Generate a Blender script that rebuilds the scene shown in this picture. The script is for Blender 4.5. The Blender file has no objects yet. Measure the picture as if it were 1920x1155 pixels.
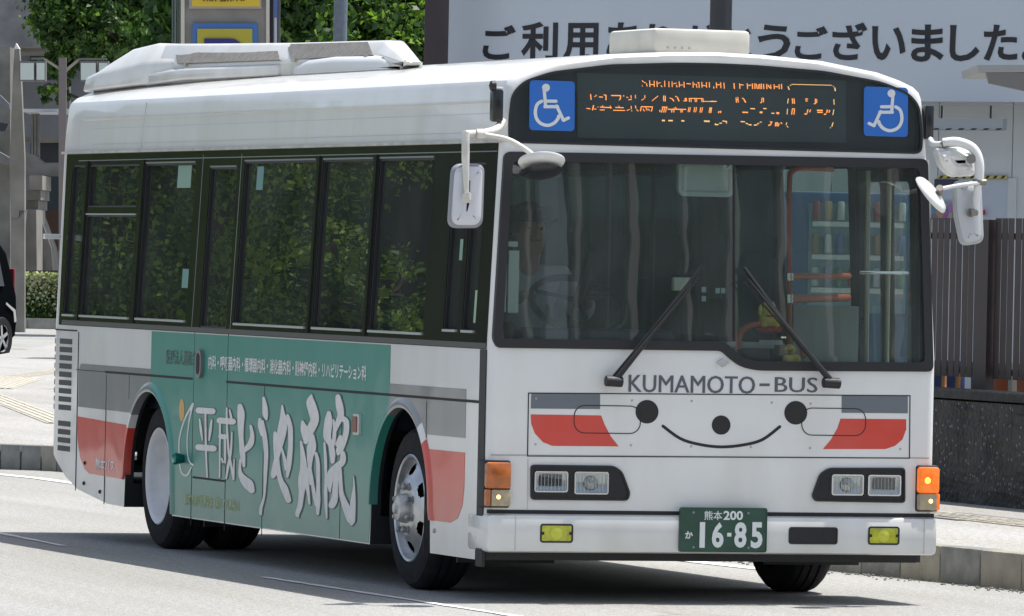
import bpy, bmesh, math, random
import numpy as np
from mathutils import Vector, Matrix
from mathutils.geometry import tessellate_polygon
random.seed(7); rng = np.random.default_rng(7)
SC = bpy.context.scene
COL = SC.collection
R = math.radians

# ------------------------------------------------------------------ camera, sky, sun, exposure
F_PX = 13335.0
CAM = Vector((-11.0247, -31.9873, 1.6292))
YAW, PIT, ROL = 0.33484, -0.0065838, 0.0213877
fw = Vector((math.sin(YAW)*math.cos(PIT), math.cos(YAW)*math.cos(PIT), math.sin(PIT)))
r0 = Vector((math.cos(YAW), -math.sin(YAW), 0)); u0 = r0.cross(fw)
rt = math.cos(ROL)*r0 + math.sin(ROL)*u0
up = -math.sin(ROL)*r0 + math.cos(ROL)*u0
cd = bpy.data.cameras.new('camera'); cam = bpy.data.objects.new('camera', cd); COL.objects.link(cam)
cd.sensor_width = 36; cd.lens = F_PX*36/1920; cd.clip_start = 1; cd.clip_end = 2000
cam.matrix_world = Matrix(((rt.x, up.x, -fw.x, CAM.x), (rt.y, up.y, -fw.y, CAM.y), (rt.z, up.z, -fw.z, CAM.z), (0, 0, 0, 1)))
SC.camera = cam
SUN_EL, SUN_DIR = R(72), Vector((0.30, 0.035, 1)).normalized()
w = bpy.data.worlds.new('World'); SC.world = w; w.use_nodes = True
nt = w.node_tree; nt.nodes.clear()
sk = nt.nodes.new('ShaderNodeTexSky'); sk.sky_type = 'NISHITA'; sk.sun_disc = False
sk.sun_elevation = math.asin(SUN_DIR.z); sk.sun_rotation = math.atan2(SUN_DIR.x, SUN_DIR.y)
sk.dust_density = 2.0; sk.air_density = 1.0; sk.ozone_density = 1.0
bgn = nt.nodes.new('ShaderNodeBackground'); bgn.inputs[1].default_value = 0.12
wo = nt.nodes.new('ShaderNodeOutputWorld')
hsv = nt.nodes.new('ShaderNodeHueSaturation'); hsv.inputs['Saturation'].default_value = .72; nt.links.new(sk.outputs[0], hsv.inputs['Color']); nt.links.new(hsv.outputs[0], bgn.inputs[0]); nt.links.new(bgn.outputs[0], wo.inputs[0])
sd = bpy.data.lights.new('sun', 'SUN'); sd.energy = 4.2; sd.angle = R(0.53); sd.color = (1, .965, .91)
sun = bpy.data.objects.new('sun', sd); COL.objects.link(sun); sun.rotation_euler = SUN_DIR.to_track_quat('Z', 'Y').to_euler(); sun.location = (0, 0, 30)
SC.view_settings.view_transform = 'Standard'; SC.view_settings.look = 'None'
SC.view_settings.exposure = 0.62; SC.view_settings.gamma = 1; SC.view_settings.use_curve_mapping = False
SC.cycles.max_bounces = 8; SC.cycles.transparent_max_bounces = 24

# ------------------------------------------------------------------ measuring: where a sight line meets a plane of the place
def ray(px, py): return fw + rt*((px-960)/F_PX) - up*((py-577.5)/F_PX)
def onx(px, py, x): d = ray(px, py); return CAM + d*((x-CAM.x)/d.x)
def ony(px, py, y): d = ray(px, py); return CAM + d*((y-CAM.y)/d.y)
def onz(px, py, z=0.0): d = ray(px, py); return CAM + d*((z-CAM.z)/d.z)
def dist(px, py, D): return CAM + ray(px, py)*D
def ix(z):                                   # how far the bus side leans in at height z
    if z < 1.2: return 0
    if z < 2.2: return .05*(z-1.2)
    return .05+.028*(z-2.2)/.262
def ry(z): return 0.0 if z < 1.2 else .044*(z-1.2)     # how far the front leans back
def S(px, py):                               # (y, z) on the bus side
    z = 1.0
    for _ in range(5): p = onx(px, py, ix(z)); z = p.z
    return (p.y, p.z)
def Fr(px, py):                              # (x, z) on the bus front
    z = 1.0
    for _ in range(5): p = ony(px, py, ry(z)); z = p.z
    return (p.x, p.z)
def mside(y, z, w=0): return Vector((ix(z)-w, y, z))
def mfront(x, z, w=0): return Vector((x, ry(z)-w, z))

# ------------------------------------------------------------------ materials
MATS = {}
def mat(name, col, rough=.6, metal=0, coat=0, noise=0, nscale=6, emit=None, estr=0, bump=0, bscale=80, spec=.5, alt=None, detail=5, stretch=None):
    if name in MATS: return MATS[name]
    m = bpy.data.materials.new(name); m.use_nodes = True; MATS[name] = m
    n = m.node_tree.nodes; l = m.node_tree.links; b = n['Principled BSDF']
    b.inputs['Base Color'].default_value = (*col, 1); b.inputs['Roughness'].default_value = rough
    b.inputs['Metallic'].default_value = metal; b.inputs['Coat Weight'].default_value = coat
    b.inputs['Coat Roughness'].default_value = .06; b.inputs['Specular IOR Level'].default_value = spec
    tc = n.new('ShaderNodeTexCoord'); src = tc.outputs['Object']
    if stretch:
        mp = n.new('ShaderNodeMapping'); mp.inputs['Scale'].default_value = stretch; l.new(src, mp.inputs[0]); src = mp.outputs[0]
    if noise or alt:
        t = n.new('ShaderNodeTexNoise'); t.inputs['Scale'].default_value = nscale; t.inputs['Detail'].default_value = detail
        l.new(src, t.inputs['Vector'])
        rp = n.new('ShaderNodeValToRGB'); rp.color_ramp.elements[0].position = .3; rp.color_ramp.elements[1].position = .72
        a = alt if alt else tuple(c*(1-noise) for c in col)
        rp.color_ramp.elements[0].color = (*a, 1); rp.color_ramp.elements[1].color = (*[min(1, c*(1+noise*.35)) for c in col], 1)
        l.new(t.outputs[0], rp.inputs[0]); l.new(rp.outputs[0], b.inputs['Base Color'])
    if bump:
        t2 = n.new('ShaderNodeTexNoise'); t2.inputs['Scale'].default_value = bscale; t2.inputs['Detail'].default_value = 3
        l.new(src, t2.inputs['Vector']); bp = n.new('ShaderNodeBump'); bp.inputs['Strength'].default_value = bump
        bp.inputs['Distance'].default_value = .02
        l.new(t2.outputs[0], bp.inputs['Height']); l.new(bp.outputs[0], b.inputs['Normal'])
    if emit: b.inputs['Emission Color'].default_value = (*emit, 1); b.inputs['Emission Strength'].default_value = estr
    return m
def glass(name, tint, refl=1.0, rough=.0, wav=0, veil=.0, dcol=(.5, .56, .52)):
    if name in MATS: return MATS[name]
    m = bpy.data.materials.new(name); m.use_nodes = True; MATS[name] = m
    n = m.node_tree.nodes; l = m.node_tree.links; n.clear()
    o = n.new('ShaderNodeOutputMaterial'); mx = n.new('ShaderNodeMixShader'); tr = n.new('ShaderNodeBsdfTransparent'); gl = n.new('ShaderNodeBsdfGlossy')
    tr.inputs[0].default_value = (*tint, 1); gl.inputs['Roughness'].default_value = rough; gl.inputs[0].default_value = (refl, refl, refl, 1)
    fr = n.new('ShaderNodeFresnel'); fr.inputs[0].default_value = 1.72
    if wav:
        tc = n.new('ShaderNodeTexCoord'); t = n.new('ShaderNodeTexNoise'); t.inputs['Scale'].default_value = 1.6; t.inputs['Detail'].default_value = 2
        bp = n.new('ShaderNodeBump'); bp.inputs['Strength'].default_value = wav; bp.inputs['Distance'].default_value = .02
        l.new(tc.outputs['Object'], t.inputs[0]); l.new(t.outputs[0], bp.inputs['Height']); l.new(bp.outputs[0], gl.inputs['Normal'])
    ge = n.new('ShaderNodeNewGeometry'); inv = n.new('ShaderNodeMath'); inv.operation = 'SUBTRACT'; inv.inputs[0].default_value = 1; l.new(ge.outputs['Backfacing'], inv.inputs[1])
    mu = n.new('ShaderNodeMath'); mu.operation = 'MULTIPLY'; l.new(fr.outputs[0], mu.inputs[0]); l.new(inv.outputs[0], mu.inputs[1])
    l.new(mu.outputs[0], mx.inputs[0]); l.new(tr.outputs[0], mx.inputs[1]); l.new(gl.outputs[0], mx.inputs[2]); out = mx.outputs[0]
    if veil:  # pale diffuse veil mixed in as haze to lighten the dark panes
        df = n.new('ShaderNodeBsdfDiffuse'); df.inputs[0].default_value = (*dcol, 1); m2 = n.new('ShaderNodeMixShader')
        tc2 = n.new('ShaderNodeTexCoord'); t3 = n.new('ShaderNodeTexNoise'); t3.inputs['Scale'].default_value = 2.2; t3.inputs['Detail'].default_value = 8; l.new(tc2.outputs['Object'], t3.inputs[0])
        mr = n.new('ShaderNodeMapRange'); mr.inputs[1].default_value = .3; mr.inputs[2].default_value = .75; mr.inputs[3].default_value = veil*.6; mr.inputs[4].default_value = veil*1.6; l.new(t3.outputs[0], mr.inputs[0])
        l.new(mr.outputs[0], m2.inputs[0]); l.new(out, m2.inputs[1]); l.new(df.outputs[0], m2.inputs[2]); out = m2.outputs[0]
    l.new(out, o.inputs[0])
    return m
def paint(name, base, dirt, rough=.32, coat=.6, seed=0, streak=True):
    """bus paint with road film: vertical streaks and a grubby lower edge pattern made of noise"""
    m = mat(name, base, rough=rough, coat=coat); n = m.node_tree.nodes; l = m.node_tree.links; b = n['Principled BSDF']
    tc = [x for x in n if x.type == 'TEX_COORD'][0]
    mp = n.new('ShaderNodeMapping'); mp.inputs['Scale'].default_value = (3.2, 3.2, 1.1); mp.inputs['Location'].default_value = (seed, 0, 0)
    l.new(tc.outputs['Object'], mp.inputs[0])
    t = n.new('ShaderNodeTexNoise'); t.inputs['Scale'].default_value = 1.6; t.inputs['Detail'].default_value = 7; l.new(mp.outputs[0], t.inputs['Vector'])
    t2 = n.new('ShaderNodeTexNoise'); t2.inputs['Scale'].default_value = 1.3; t2.inputs['Detail'].default_value = 4; l.new(tc.outputs['Object'], t2.inputs['Vector'])
    ma = n.new('ShaderNodeMath'); ma.operation = 'MULTIPLY'; l.new(t.outputs[0], ma.inputs[0]); l.new(t2.outputs[0], ma.inputs[1])
    rp = n.new('ShaderNodeValToRGB'); rp.color_ramp.elements[0].position = .2; rp.color_ramp.elements[1].position = .45
    rp.color_ramp.elements[0].color = (*base, 1); rp.color_ramp.elements[1].color = (*dirt, 1)
    l.new(ma.outputs[0], rp.inputs[0]); l.new(rp.outputs[0], b.inputs['Base Color'])
    mr = n.new('ShaderNodeMapRange'); mr.inputs[3].default_value = rough*.75; mr.inputs[4].default_value = rough*1.5
    l.new(t2.outputs[0], mr.inputs[0]); l.new(mr.outputs[0], b.inputs['Roughness'])
    # road film thrown up along the skirts, and dust lying on the roof
    sx = n.new('ShaderNodeSeparateXYZ'); l.new(tc.outputs['Object'], sx.inputs[0])
    t4 = n.new('ShaderNodeTexNoise'); t4.inputs['Scale'].default_value = 5; t4.inputs['Detail'].default_value = 8; l.new(tc.outputs['Object'], t4.inputs['Vector'])
    low = n.new('ShaderNodeMapRange'); low.inputs[1].default_value = .62; low.inputs[2].default_value = .16; low.inputs[3].default_value = 0; low.inputs[4].default_value = .75; l.new(sx.outputs[2], low.inputs[0])
    top = n.new('ShaderNodeMapRange'); top.inputs[1].default_value = 2.52; top.inputs[2].default_value = 2.58; top.inputs[3].default_value = 0; top.inputs[4].default_value = 1.1; l.new(sx.outputs[2], top.inputs[0])
    ad = n.new('ShaderNodeMath'); ad.operation = 'ADD'; l.new(low.outputs[0], ad.inputs[0]); l.new(top.outputs[0], ad.inputs[1])
    mm = n.new('ShaderNodeMath'); mm.operation = 'MULTIPLY'; l.new(ad.outputs[0], mm.inputs[0]); l.new(t4.outputs[0], mm.inputs[1])
    mx = n.new('ShaderNodeMix'); mx.data_type = 'RGBA'; mx.inputs[7].default_value = (base[0]*.35+.24, base[1]*.35+.225, base[2]*.35+.19, 1); l.new(mm.outputs[0], mx.inputs[0]); l.new(rp.outputs[0], mx.inputs[6]); l.new(mx.outputs[2], b.inputs['Base Color'])
    # slight waviness of the sheet metal
    t5 = n.new('ShaderNodeTexNoise'); t5.inputs['Scale'].default_value = 2.6; t5.inputs['Detail'].default_value = 1; l.new(tc.outputs['Object'], t5.inputs['Vector'])
    bp = n.new('ShaderNodeBump'); bp.inputs['Strength'].default_value = .35; bp.inputs['Distance'].default_value = .012; l.new(t5.outputs[0], bp.inputs['Height']); l.new(bp.outputs[0], b.inputs['Normal']); l.new(bp.outputs[0], b.inputs['Coat Normal'])
    return m
WHITE = paint('white_bus_paint', (.74, .742, .725), (.655, .648, .61))
SILVER = paint('grey_stripe_paint', (.20, .215, .22), (.235, .24, .235), rough=.35, seed=3)
GREEN = paint('green_advert_film', (.028, .23, .185), (.05, .25, .205), rough=.36, coat=.3, seed=5)
RED = paint('red_stripe_paint', (.62, .040, .022), (.57, .07, .05), rough=.33, seed=7)
BLACK = mat('black_rubber', (.012, .013, .015), .55, bump=.1)
GLOSSBLK = mat('black_gloss', (.014, .016, .02), .22, noise=.3, nscale=3)
FRAME = mat('dark_window_frame', (.012, .014, .014), .16, noise=.35, nscale=4)
DARK = mat('dark_interior', (.03, .032, .035), .7, noise=.4, nscale=5)
SEAM = mat('panel_gap', (.02, .02, .02), .8)
TYRE = mat('tyre_rubber', (.022, .022, .024), .85, noise=.3, nscale=14, bump=.25, bscale=40, spec=.2)
STEEL = mat('wheel_steel', (.55, .56, .57), .36, .85, noise=.25, nscale=14)
CHROME = mat('chrome', (.72, .73, .74), .14, 1)
BRIGHT = mat('bright_trim', (.45, .48, .46), .35, .4)
GRYP = mat('grey_print', (.10, .105, .125), .45)
INK = mat('black_print', (.012, .013, .014), .4)
LETW = mat('pale_letter_film', (.72, .71, .69), .45, noise=.12, nscale=20)
LETG = mat('letter_outline_film', (.10, .125, .12), .5)
SIDEGLASS = glass('side_glass', (.21, .29, .26), 1.0, wav=.02, veil=.045)
WSGLASS = glass('windscreen_glass', (.78, .83, .82), 1.0, wav=.022, veil=.045)
VISGLASS = glass('visor_glass', (.8, .85, .85), .9, veil=.02)
CLEAR = glass('lamp_glass', (.93, .95, .95), 1.0)

# ------------------------------------------------------------------ object helpers
def link(name, me, m=None, parent=None):
    o = bpy.data.objects.new(name, me); COL.objects.link(o)
    if m is not None and me is not None:
        me.materials.clear() if False else None
        for x in (m if isinstance(m, (list, tuple)) else [m]): me.materials.append(x)
    if parent is not None: o.parent = parent
    return o
def thing(o, label, cat, group=None, kind=None):
    o['label'] = label; o['category'] = cat
    if group: o['group'] = group
    if kind: o['kind'] = kind
    return o
def empty(name, loc=(0, 0, 0), rz=0):
    o = bpy.data.objects.new(name, None); COL.objects.link(o); o.location = loc; o.rotation_euler.z = rz; o.empty_display_size = .2
    return o
def build(name, bm, m, parent=None, smooth=False, ang=35):
    me = bpy.data.meshes.new(name); bmesh.ops.recalc_face_normals(bm, faces=bm.faces[:]); bm.to_mesh(me); bm.free()
    if smooth:
        me.polygons.foreach_set('use_smooth', [True]*len(me.polygons)); me.set_sharp_from_angle(angle=R(ang))
    return link(name, me, m, parent)
def bx(bm, c, s, rot=None, bev=0):
    g = bmesh.ops.create_cube(bm, size=1)['verts']
    M = Matrix.Translation(c) @ (rot.to_4x4() if rot else Matrix()) @ Matrix.Diagonal((*s, 1))
    bmesh.ops.transform(bm, matrix=M, verts=g)
    if bev:
        es = list({e for v in g for e in v.link_edges})
        bmesh.ops.bevel(bm, geom=es, offset=bev, segments=2, profile=.5, affect='EDGES')
def box(name, a, b, m, parent=None, bev=0, smooth=False):
    bm = bmesh.new(); a = Vector(a); b = Vector(b)
    bx(bm, (a+b)/2, [abs(q) for q in (b-a)], bev=bev); return build(name, bm, m, parent, smooth or bev > 0)
def tube(bm, pts, r, n=8, cap=True):
    pts = [Vector(p) for p in pts]; rs = r if isinstance(r, (list, tuple)) else [r]*len(pts); rings = []
    t0 = (pts[1]-pts[0]).normalized(); a = t0.orthogonal().normalized()
    for i, p in enumerate(pts):
        t = ((pts[min(i+1, len(pts)-1)]-pts[max(i-1, 0)])).normalized(); a = (a-t*a.dot(t)).normalized(); b = t.cross(a)
        rings.append([bm.verts.new(p+(a*math.cos(2*math.pi*k/n)+b*math.sin(2*math.pi*k/n))*rs[i]) for k in range(n)])
    for i in range(len(rings)-1):
        for k in range(n): bm.faces.new((rings[i][k], rings[i][(k+1) % n], rings[i+1][(k+1) % n], rings[i+1][k]))
    if cap: bm.faces.new(rings[0][::-1]); bm.faces.new(rings[-1])
def smoothpath(pts, k=5):
    pts = [Vector(p) for p in pts]; out = []
    P = [pts[0]]+pts+[pts[-1]]
    for i in range(1, len(P)-2):
        for j in range(k):
            t = j/k; p0, p1, p2, p3 = P[i-1:i+3]
            out.append(.5*((2*p1)+(p2-p0)*t+(2*p0-5*p1+4*p2-p3)*t*t+(3*p1-p0-3*p2+p3)*t**3))
    out.append(pts[-1]); return out
def tubes(name, lst, m, parent=None, n=8):
    bm = bmesh.new()
    for pts, r in lst: tube(bm, pts, r, n)
    return build(name, bm, m, parent, True, 50)
def lathe(bm, prof, c, axis='x', n=32, sgn=1):
    """prof: (offset along axis, radius)"""
    rings = []
    for a, r in prof:
        ring = []
        for k in range(n):
            t = 2*math.pi*k/n
            if axis == 'x': v = (c[0]+a*sgn, c[1]+r*math.cos(t), c[2]+r*math.sin(t))
            elif axis == 'y': v = (c[0]+r*math.cos(t), c[1]+a*sgn, c[2]+r*math.sin(t))
            else: v = (c[0]+r*math.cos(t), c[1]+r*math.sin(t), c[2]+a*sgn)
            ring.append(bm.verts.new(v))
        rings.append(ring)
    for i in range(len(rings)-1):
        for k in range(n): bm.faces.new((rings[i][k], rings[i][(k+1) % n], rings[i+1][(k+1) % n], rings[i+1][k]))
    return rings
def signed(l): return sum(l[i][0]*l[(i+1) % len(l)][1]-l[(i+1) % len(l)][0]*l[i][1] for i in range(len(l)))
def sheet(name, loops, mp, w0, w1, m, parent=None, smooth=False):
    """a flat piece of any outline (first loop) with holes (other loops), from depth w0 out to w1, laid on surface mp(u,v,w)"""
    L = [list(l) for l in loops]
    tris = tessellate_polygon([[Vector((u, v, 0)) for u, v in l] for l in L])
    flat = [p for l in L for p in l]; N = len(flat)
    vs = [mp(u, v, w1) for u, v in flat]+[mp(u, v, w0) for u, v in flat]
    fs = [tuple(t) for t in tris]+[tuple(i+N for i in t[::-1]) for t in tris]; k = 0
    for l in L:
        n = len(l)
        for i in range(n): a, b = k+i, k+(i+1) % n; fs.append((a, b, b+N, a+N))
        k += n
    me = bpy.data.meshes.new(name); me.from_pydata(vs, [], fs); me.validate()
    bm = bmesh.new(); bm.from_mesh(me); bmesh.ops.recalc_face_normals(bm, faces=bm.faces[:]); bm.to_mesh(me); bm.free()
    return link(name, me, m, parent)
def rr(x0, z0, x1, z1, r, n=4):
    """rounded rectangle"""
    x0, x1 = min(x0, x1), max(x0, x1); z0, z1 = min(z0, z1), max(z0, z1); out = []
    for cx, cz, a in ((x1-r, z1-r, 0), (x0+r, z1-r, 90), (x0+r, z0+r, 180), (x1-r, z0+r, 270)):
        for k in range(n+1): t = R(a+90*k/n); out.append((cx+r*math.cos(t), cz+r*math.sin(t)))
    return out
def rnd(poly, r, n=4):
    """round every corner of a polygon"""
    out = []; N = len(poly)
    for i in range(N):
        p = Vector(poly[i]); a = Vector(poly[i-1])-p; b = Vector(poly[(i+1) % N])-p
        q = min(r, a.length*.45, b.length*.45); A = p+a.normalized()*q; B = p+b.normalized()*q
        for k in range(n+1): t = k/n; out.append(tuple((A*(1-t)**2+p*2*t*(1-t)+B*t*t)))
    return out
def inset(poly, d):
    """shrink polygon by d (grow if negative)"""
    s = 1 if signed(poly) > 0 else -1; out = []; N = len(poly)
    for i in range(N):
        a, p, b = Vector(poly[i-1]), Vector(poly[i]), Vector(poly[(i+1) % N])
        e1, e2 = (p-a), (b-p)
        if e1.length < 1e-7: e1 = e2
        if e2.length < 1e-7: e2 = e1
        n1 = Vector((-e1.y, e1.x)).normalized()*s; n2 = Vector((-e2.y, e2.x)).normalized()*s
        nn = (n1+n2); nn = nn.normalized() if nn.length > 1e-6 else n1
        out.append(tuple(p+nn*(d/max(.5, nn.dot(n1)))))
    return out
def stroke_poly(pts, ws, ncap=5):
    """outline of one brush stroke with its own width at each point"""
    P = [Vector(p) for p in pts]; ws = ws if isinstance(ws, (list, tuple)) else [ws]*len(P)
    if len(P) > 2:
        Q = [Vector((*p, w_)) for p, w_ in zip(P, ws)]; Q = smoothpath(Q, 4); P = [Vector((q.x, q.y)) for q in Q]; ws = [max(1e-4, q.z) for q in Q]
    Lf, Rt = [], []
    for i, p in enumerate(P):
        t = (P[min(i+1, len(P)-1)]-P[max(i-1, 0)]).normalized(); nn = Vector((-t.y, t.x))
        Lf.append(p+nn*ws[i]/2); Rt.append(p-nn*ws[i]/2)
    t = (P[-1]-P[-2]).normalized(); nn = Vector((-t.y, t.x)); cap1 = [P[-1]+(nn*math.cos(a)+t*math.sin(a))*ws[-1]/2 for a in [math.pi*k/ncap for k in range(1, ncap)]]
    t = (P[0]-P[1]).normalized(); nn = Vector((-t.y, t.x)); cap0 = [P[0]+(nn*math.cos(a)+t*math.sin(a))*ws[0]/2 for a in [math.pi*k/ncap for k in range(1, ncap)]]
    return [tuple(q) for q in Lf+cap1+Rt[::-1]+cap0]
def multi(name, polys, mp, w0, m, parent=None, step=.0004, th=.001):
    """several flat outlines joined in one printed mark, each a hair above the one before"""
    vs, fs = [], []
    for i, l in enumerate(polys):
        tris = tessellate_polygon([[Vector((u, v, 0)) for u, v in l]]); k = len(vs)
        vs += [mp(u, v, w0+i*step) for u, v in l]; fs += [tuple(a+k for a in t) for t in tris]
    me = bpy.data.meshes.new(name); me.from_pydata(vs, [], fs); me.validate(); me.update()
    return link(name, me, m, parent)
def text(name, s, u0, v0, u1, v1, mp, w, m, parent=None, bold=0.0, shear=0, flip=False):
    """lettering filled into the rectangle u0..u1 (left to right), v0..v1 (bottom to top) of surface mp"""
    cu = bpy.data.curves.new('t', 'FONT'); cu.body = s; cu.size = 1; cu.offset = bold; cu.shear = shear; cu.resolution_u = 3
    o = bpy.data.objects.new('t', cu); COL.objects.link(o)
    me = bpy.data.meshes.new_from_object(o.evaluated_get(bpy.context.evaluated_depsgraph_get()))
    bpy.data.objects.remove(o); bpy.data.curves.remove(cu); me.name = name
    n = len(me.vertices); co = np.zeros(n*3); me.vertices.foreach_get('co', co); co = co.reshape(-1, 3)
    a = co.min(0); b = co.max(0); t = (co-a)/np.maximum(b-a, 1e-6)
    for i, v in enumerate(me.vertices):
        v.co = mp(u0+(u1-u0)*t[i, 0], v0+(v1-v0)*t[i, 1], w)
    me.materials.clear(); return link(name, me, m, parent)
def cut(o, cutters, solver='EXACT'):
    for c in cutters:
        md = o.modifiers.new('b', 'BOOLEAN'); md.operation = 'DIFFERENCE'; md.object = c; md.solver = solver
        try: md.material_mode = 'TRANSFER'
        except Exception: pass
        bpy.context.view_layer.update()
        me = bpy.data.meshes.new_from_object(o.evaluated_get(bpy.context.evaluated_depsgraph_get()))
        o.modifiers.clear(); o.data = me
    for c in cutters: bpy.data.objects.remove(c)
def prism(name, poly, mp, w0, w1, m):
    q = []
    for p in poly:
        if not q or math.dist(p, q[-1]) > .004: q.append(p)
    if math.dist(q[0], q[-1]) < .004: q.pop()
    return _prism(name, q, mp, w0, w1, m)
def _prism(name, poly, mp, w0, w1, m): return sheet(name, [poly], mp, w0, w1, m)

# ================================================================== THE BUS
W, L = 2.3, 7.80
bus = empty('bus', (0, 0, 0))
thing(bus, 'white city bus with a green side advert and a smiling face on its front', 'bus')
PROF = [(0, .20), (0, .45), (0, .80), (0, 1.2), (.05, 2.2), (.058, 2.3), (.068, 2.39), (.078, 2.462), (.090, 2.492), (.120, 2.518), (.19, 2.548), (.31, 2.585), (.6, 2.632), (.9, 2.652), (1.12, 2.658)]
def loft_body(name, d, y0, y1, rf, rr_, m, zmin=None):
    bm = bmesh.new()
    half = [(x+d, z-(d*.62 if z > 2.4 else 0)) for x, z in PROF]
    if zmin is not None: half = [(x, max(z, zmin)) for x, z in half]; half[0] = (half[0][0], zmin)
    prof = half+[(W-x, z) for x, z in half[::-1]]
    def ring(ins, yy):
        out = []
        for x, z in prof:
            s = 1 if x < W/2 else -1
            zz = z-(ins*.5 if z > 2.42 else 0)
            fr = yy
            if yy < L/2: fr = yy+ry(z)
            else:
                k = 0 if z < 1.3 else (-.07*(z-1.3)/.9 if z < 2.45 else -.09)
                fr = yy-k
            out.append(bm.verts.new((x+ins*s, fr, zz)))
        return out
    rings = []
    for k in range(6): t = R(90*k/5); rings.append(ring(rf*(1-math.sin(t)), y0+rf*(1-math.cos(t))))
    for yy in (1.2, 3, 5, 6.4): rings.append(ring(0, yy))
    for k in range(5, -1, -1): t = R(90*k/5); rings.append(ring(rr_*(1-math.sin(t)), y1-rr_*(1-math.cos(t))))
    N = len(prof)
    for a, b in zip(rings, rings[1:]):
        for i in range(N): bm.faces.new((a[i], a[(i+1) % N], b[(i+1) % N], b[i]))
    for rg in (rings[0], rings[-1]):
        for i in range(N//2-1): bm.faces.new((rg[i], rg[i+1], rg[N-2-i], rg[N-1-i]))
    return build(name, bm, m, None, False)
body = loft_body('body_shell', 0, 0, L, .045, .10, WHITE)
inner = loft_body('in', .05, .05, L-.06, .03, .08, DARK, zmin=.34)
# outlines of the openings
WS = [Fr(945, 284), Fr(1738, 298), Fr(1745, 697), Fr(1420, 695), Fr(1388, 688), Fr(1366, 672), Fr(1352, 658), Fr(930, 652), Fr(920, 636)]
WS[1] = (W-WS[0][0]+.004, WS[1][1]); WS[2] = (W-.022, WS[2][1]); WS = [(max(x, .012), z) for x, z in WS]
WSR = rnd(WS, .035)
VI = [(.083, 2.192), (W-.083, 2.192), (W-.083, 2.30), (W-.098, 2.43), (W-.16, 2.492), (W-.30, 2.540), (W-.6, 2.583), (W-.95, 2.601), (W/2, 2.604), (.95, 2.601), (.6, 2.583), (.30, 2.540), (.16, 2.492), (.098, 2.43), (.083, 2.30)]
VIR = rnd(VI, .045, 5)
def yz(px, py): return S(px, py)[0]
YF = .055                                                   # front end of the dark window band
SB = [(YF, 1.207), (S(111, 606)[0], 1.207), (S(127, 284)[0], 2.192), (YF+.03, 2.192)]      # window band on the side (y,z)
def mright(y, z, w=0): return Vector((W-ix(z)+w, y, z))
cut(body, [inner,
    prism('c', inset(WSR, .004), mfront, -.16, .1, DARK), prism('c', inset(VIR, .004), mfront, -.10, .1, DARK),
    prism('c', inset(SB, .006), mside, -.12, .1, DARK), prism('c', inset([(.95, 1.207), (7.5, 1.207), (7.40, 2.19), (.97, 2.19)], .006), mright, -.12, .1, DARK),
    prism('c', [(.16, .36), (.90, .36), (.90, 2.16), (.16, 2.16)], mright, -.12, .1, DARK),
    prism('c', rr(.25, 1.25, W-.25, 2.1, .08), lambda x, z, w: Vector((x, L+w, z)), -.5, .3, DARK),
    prism('c', [(-.3, .0), (-.3, .248), (.16, .248), (.16, .0)], lambda y, z, w: Vector((w, y, z)), -.3, W+.3, DARK),
    prism('c', [(5.95, .0), (5.95, .206), (6.57, .216), (7.19, .275), (7.45, .34), (7.66, .43), (7.9, .56), (8.2, .6), (8.2, 0)], lambda y, z, w: Vector((w, y, z)), -.3, W+.3, DARK)])
AR = [(1.31, .40, .50, .46), (5.745, .40, .47, .46)]          # arches: centre y, centre z, height above, half width
arch_out = []
for cy, cz, h, hw in AR:
    top = [(cy+hw*math.cos(R(a)), cz+h*math.sin(R(a))) for a in range(0, 181, 12)]
    arch_out.append([(cy+hw+.03, .0)]+top+[(cy-hw-.03, .0)])
cut(body, [prism('c', arch_out[0], lambda y, z, w: Vector((w, y, z)), -.3, .62, BLACK), prism('c', arch_out[0], lambda y, z, w: Vector((w, y, z)), W-.62, W+.3, BLACK),
           prism('c', arch_out[1], lambda y, z, w: Vector((w, y, z)), -.3, .70, BLACK), prism('c', arch_out[1], lambda y, z, w: Vector((w, y, z)), W-.70, W+.3, BLACK)])
body.parent = bus
body.data.polygons.foreach_set('use_smooth', [True]*len(body.data.polygons)); body.data.set_sharp_from_angle(angle=R(24))
# wheel wells inside and the dark underside
bm = bmesh.new()
bx(bm, (W/2, 3.6, .305), (.72, 6.9, .05)); bx(bm, (W/2, 3.5, .31), (W-.12, 3.2, .04)); bx(bm, (W/2, 6.85, .42), (W-.12, 1.0, .04)); bx(bm, (W/2, .46, .31), (W-.12, .5, .04)); bx(bm, (W/2, 3.5, .235), (.9, 5.4, .09))
bx(bm, (.36, 1.31, .955), (.62, 1.06, .05)); bx(bm, (W-.36, 1.31, .955), (.62, 1.06, .05))
bx(bm, (.70, 1.31, .62), (.04, 1.06, .62)); bx(bm, (W-.70, 1.31, .62), (.04, 1.06, .62))
bx(bm, (.40, 5.71, .93), (.70, 1.06, .05)); bx(bm, (W-.40, 5.71, .93), (.70, 1.06, .05))
bx(bm, (.76, 5.71, .62), (.04, 1.06, .62)); bx(bm, (W-.76, 5.71, .62), (.04, 1.06, .62))
build('underbody', bm, DARK, bus)
tubes('axle', [([(.3, 1.31, .36), (W-.3, 1.31, .36)], .06)], BLACK, bus); tubes('axle', [([(.3, 5.71, .40), (W-.3, 5.71, .40)], .09)], BLACK, bus)
box('exhaust_box', (.5, 6.2, .26), (1.6, 7.2, .5), DARK, bus)

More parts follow.
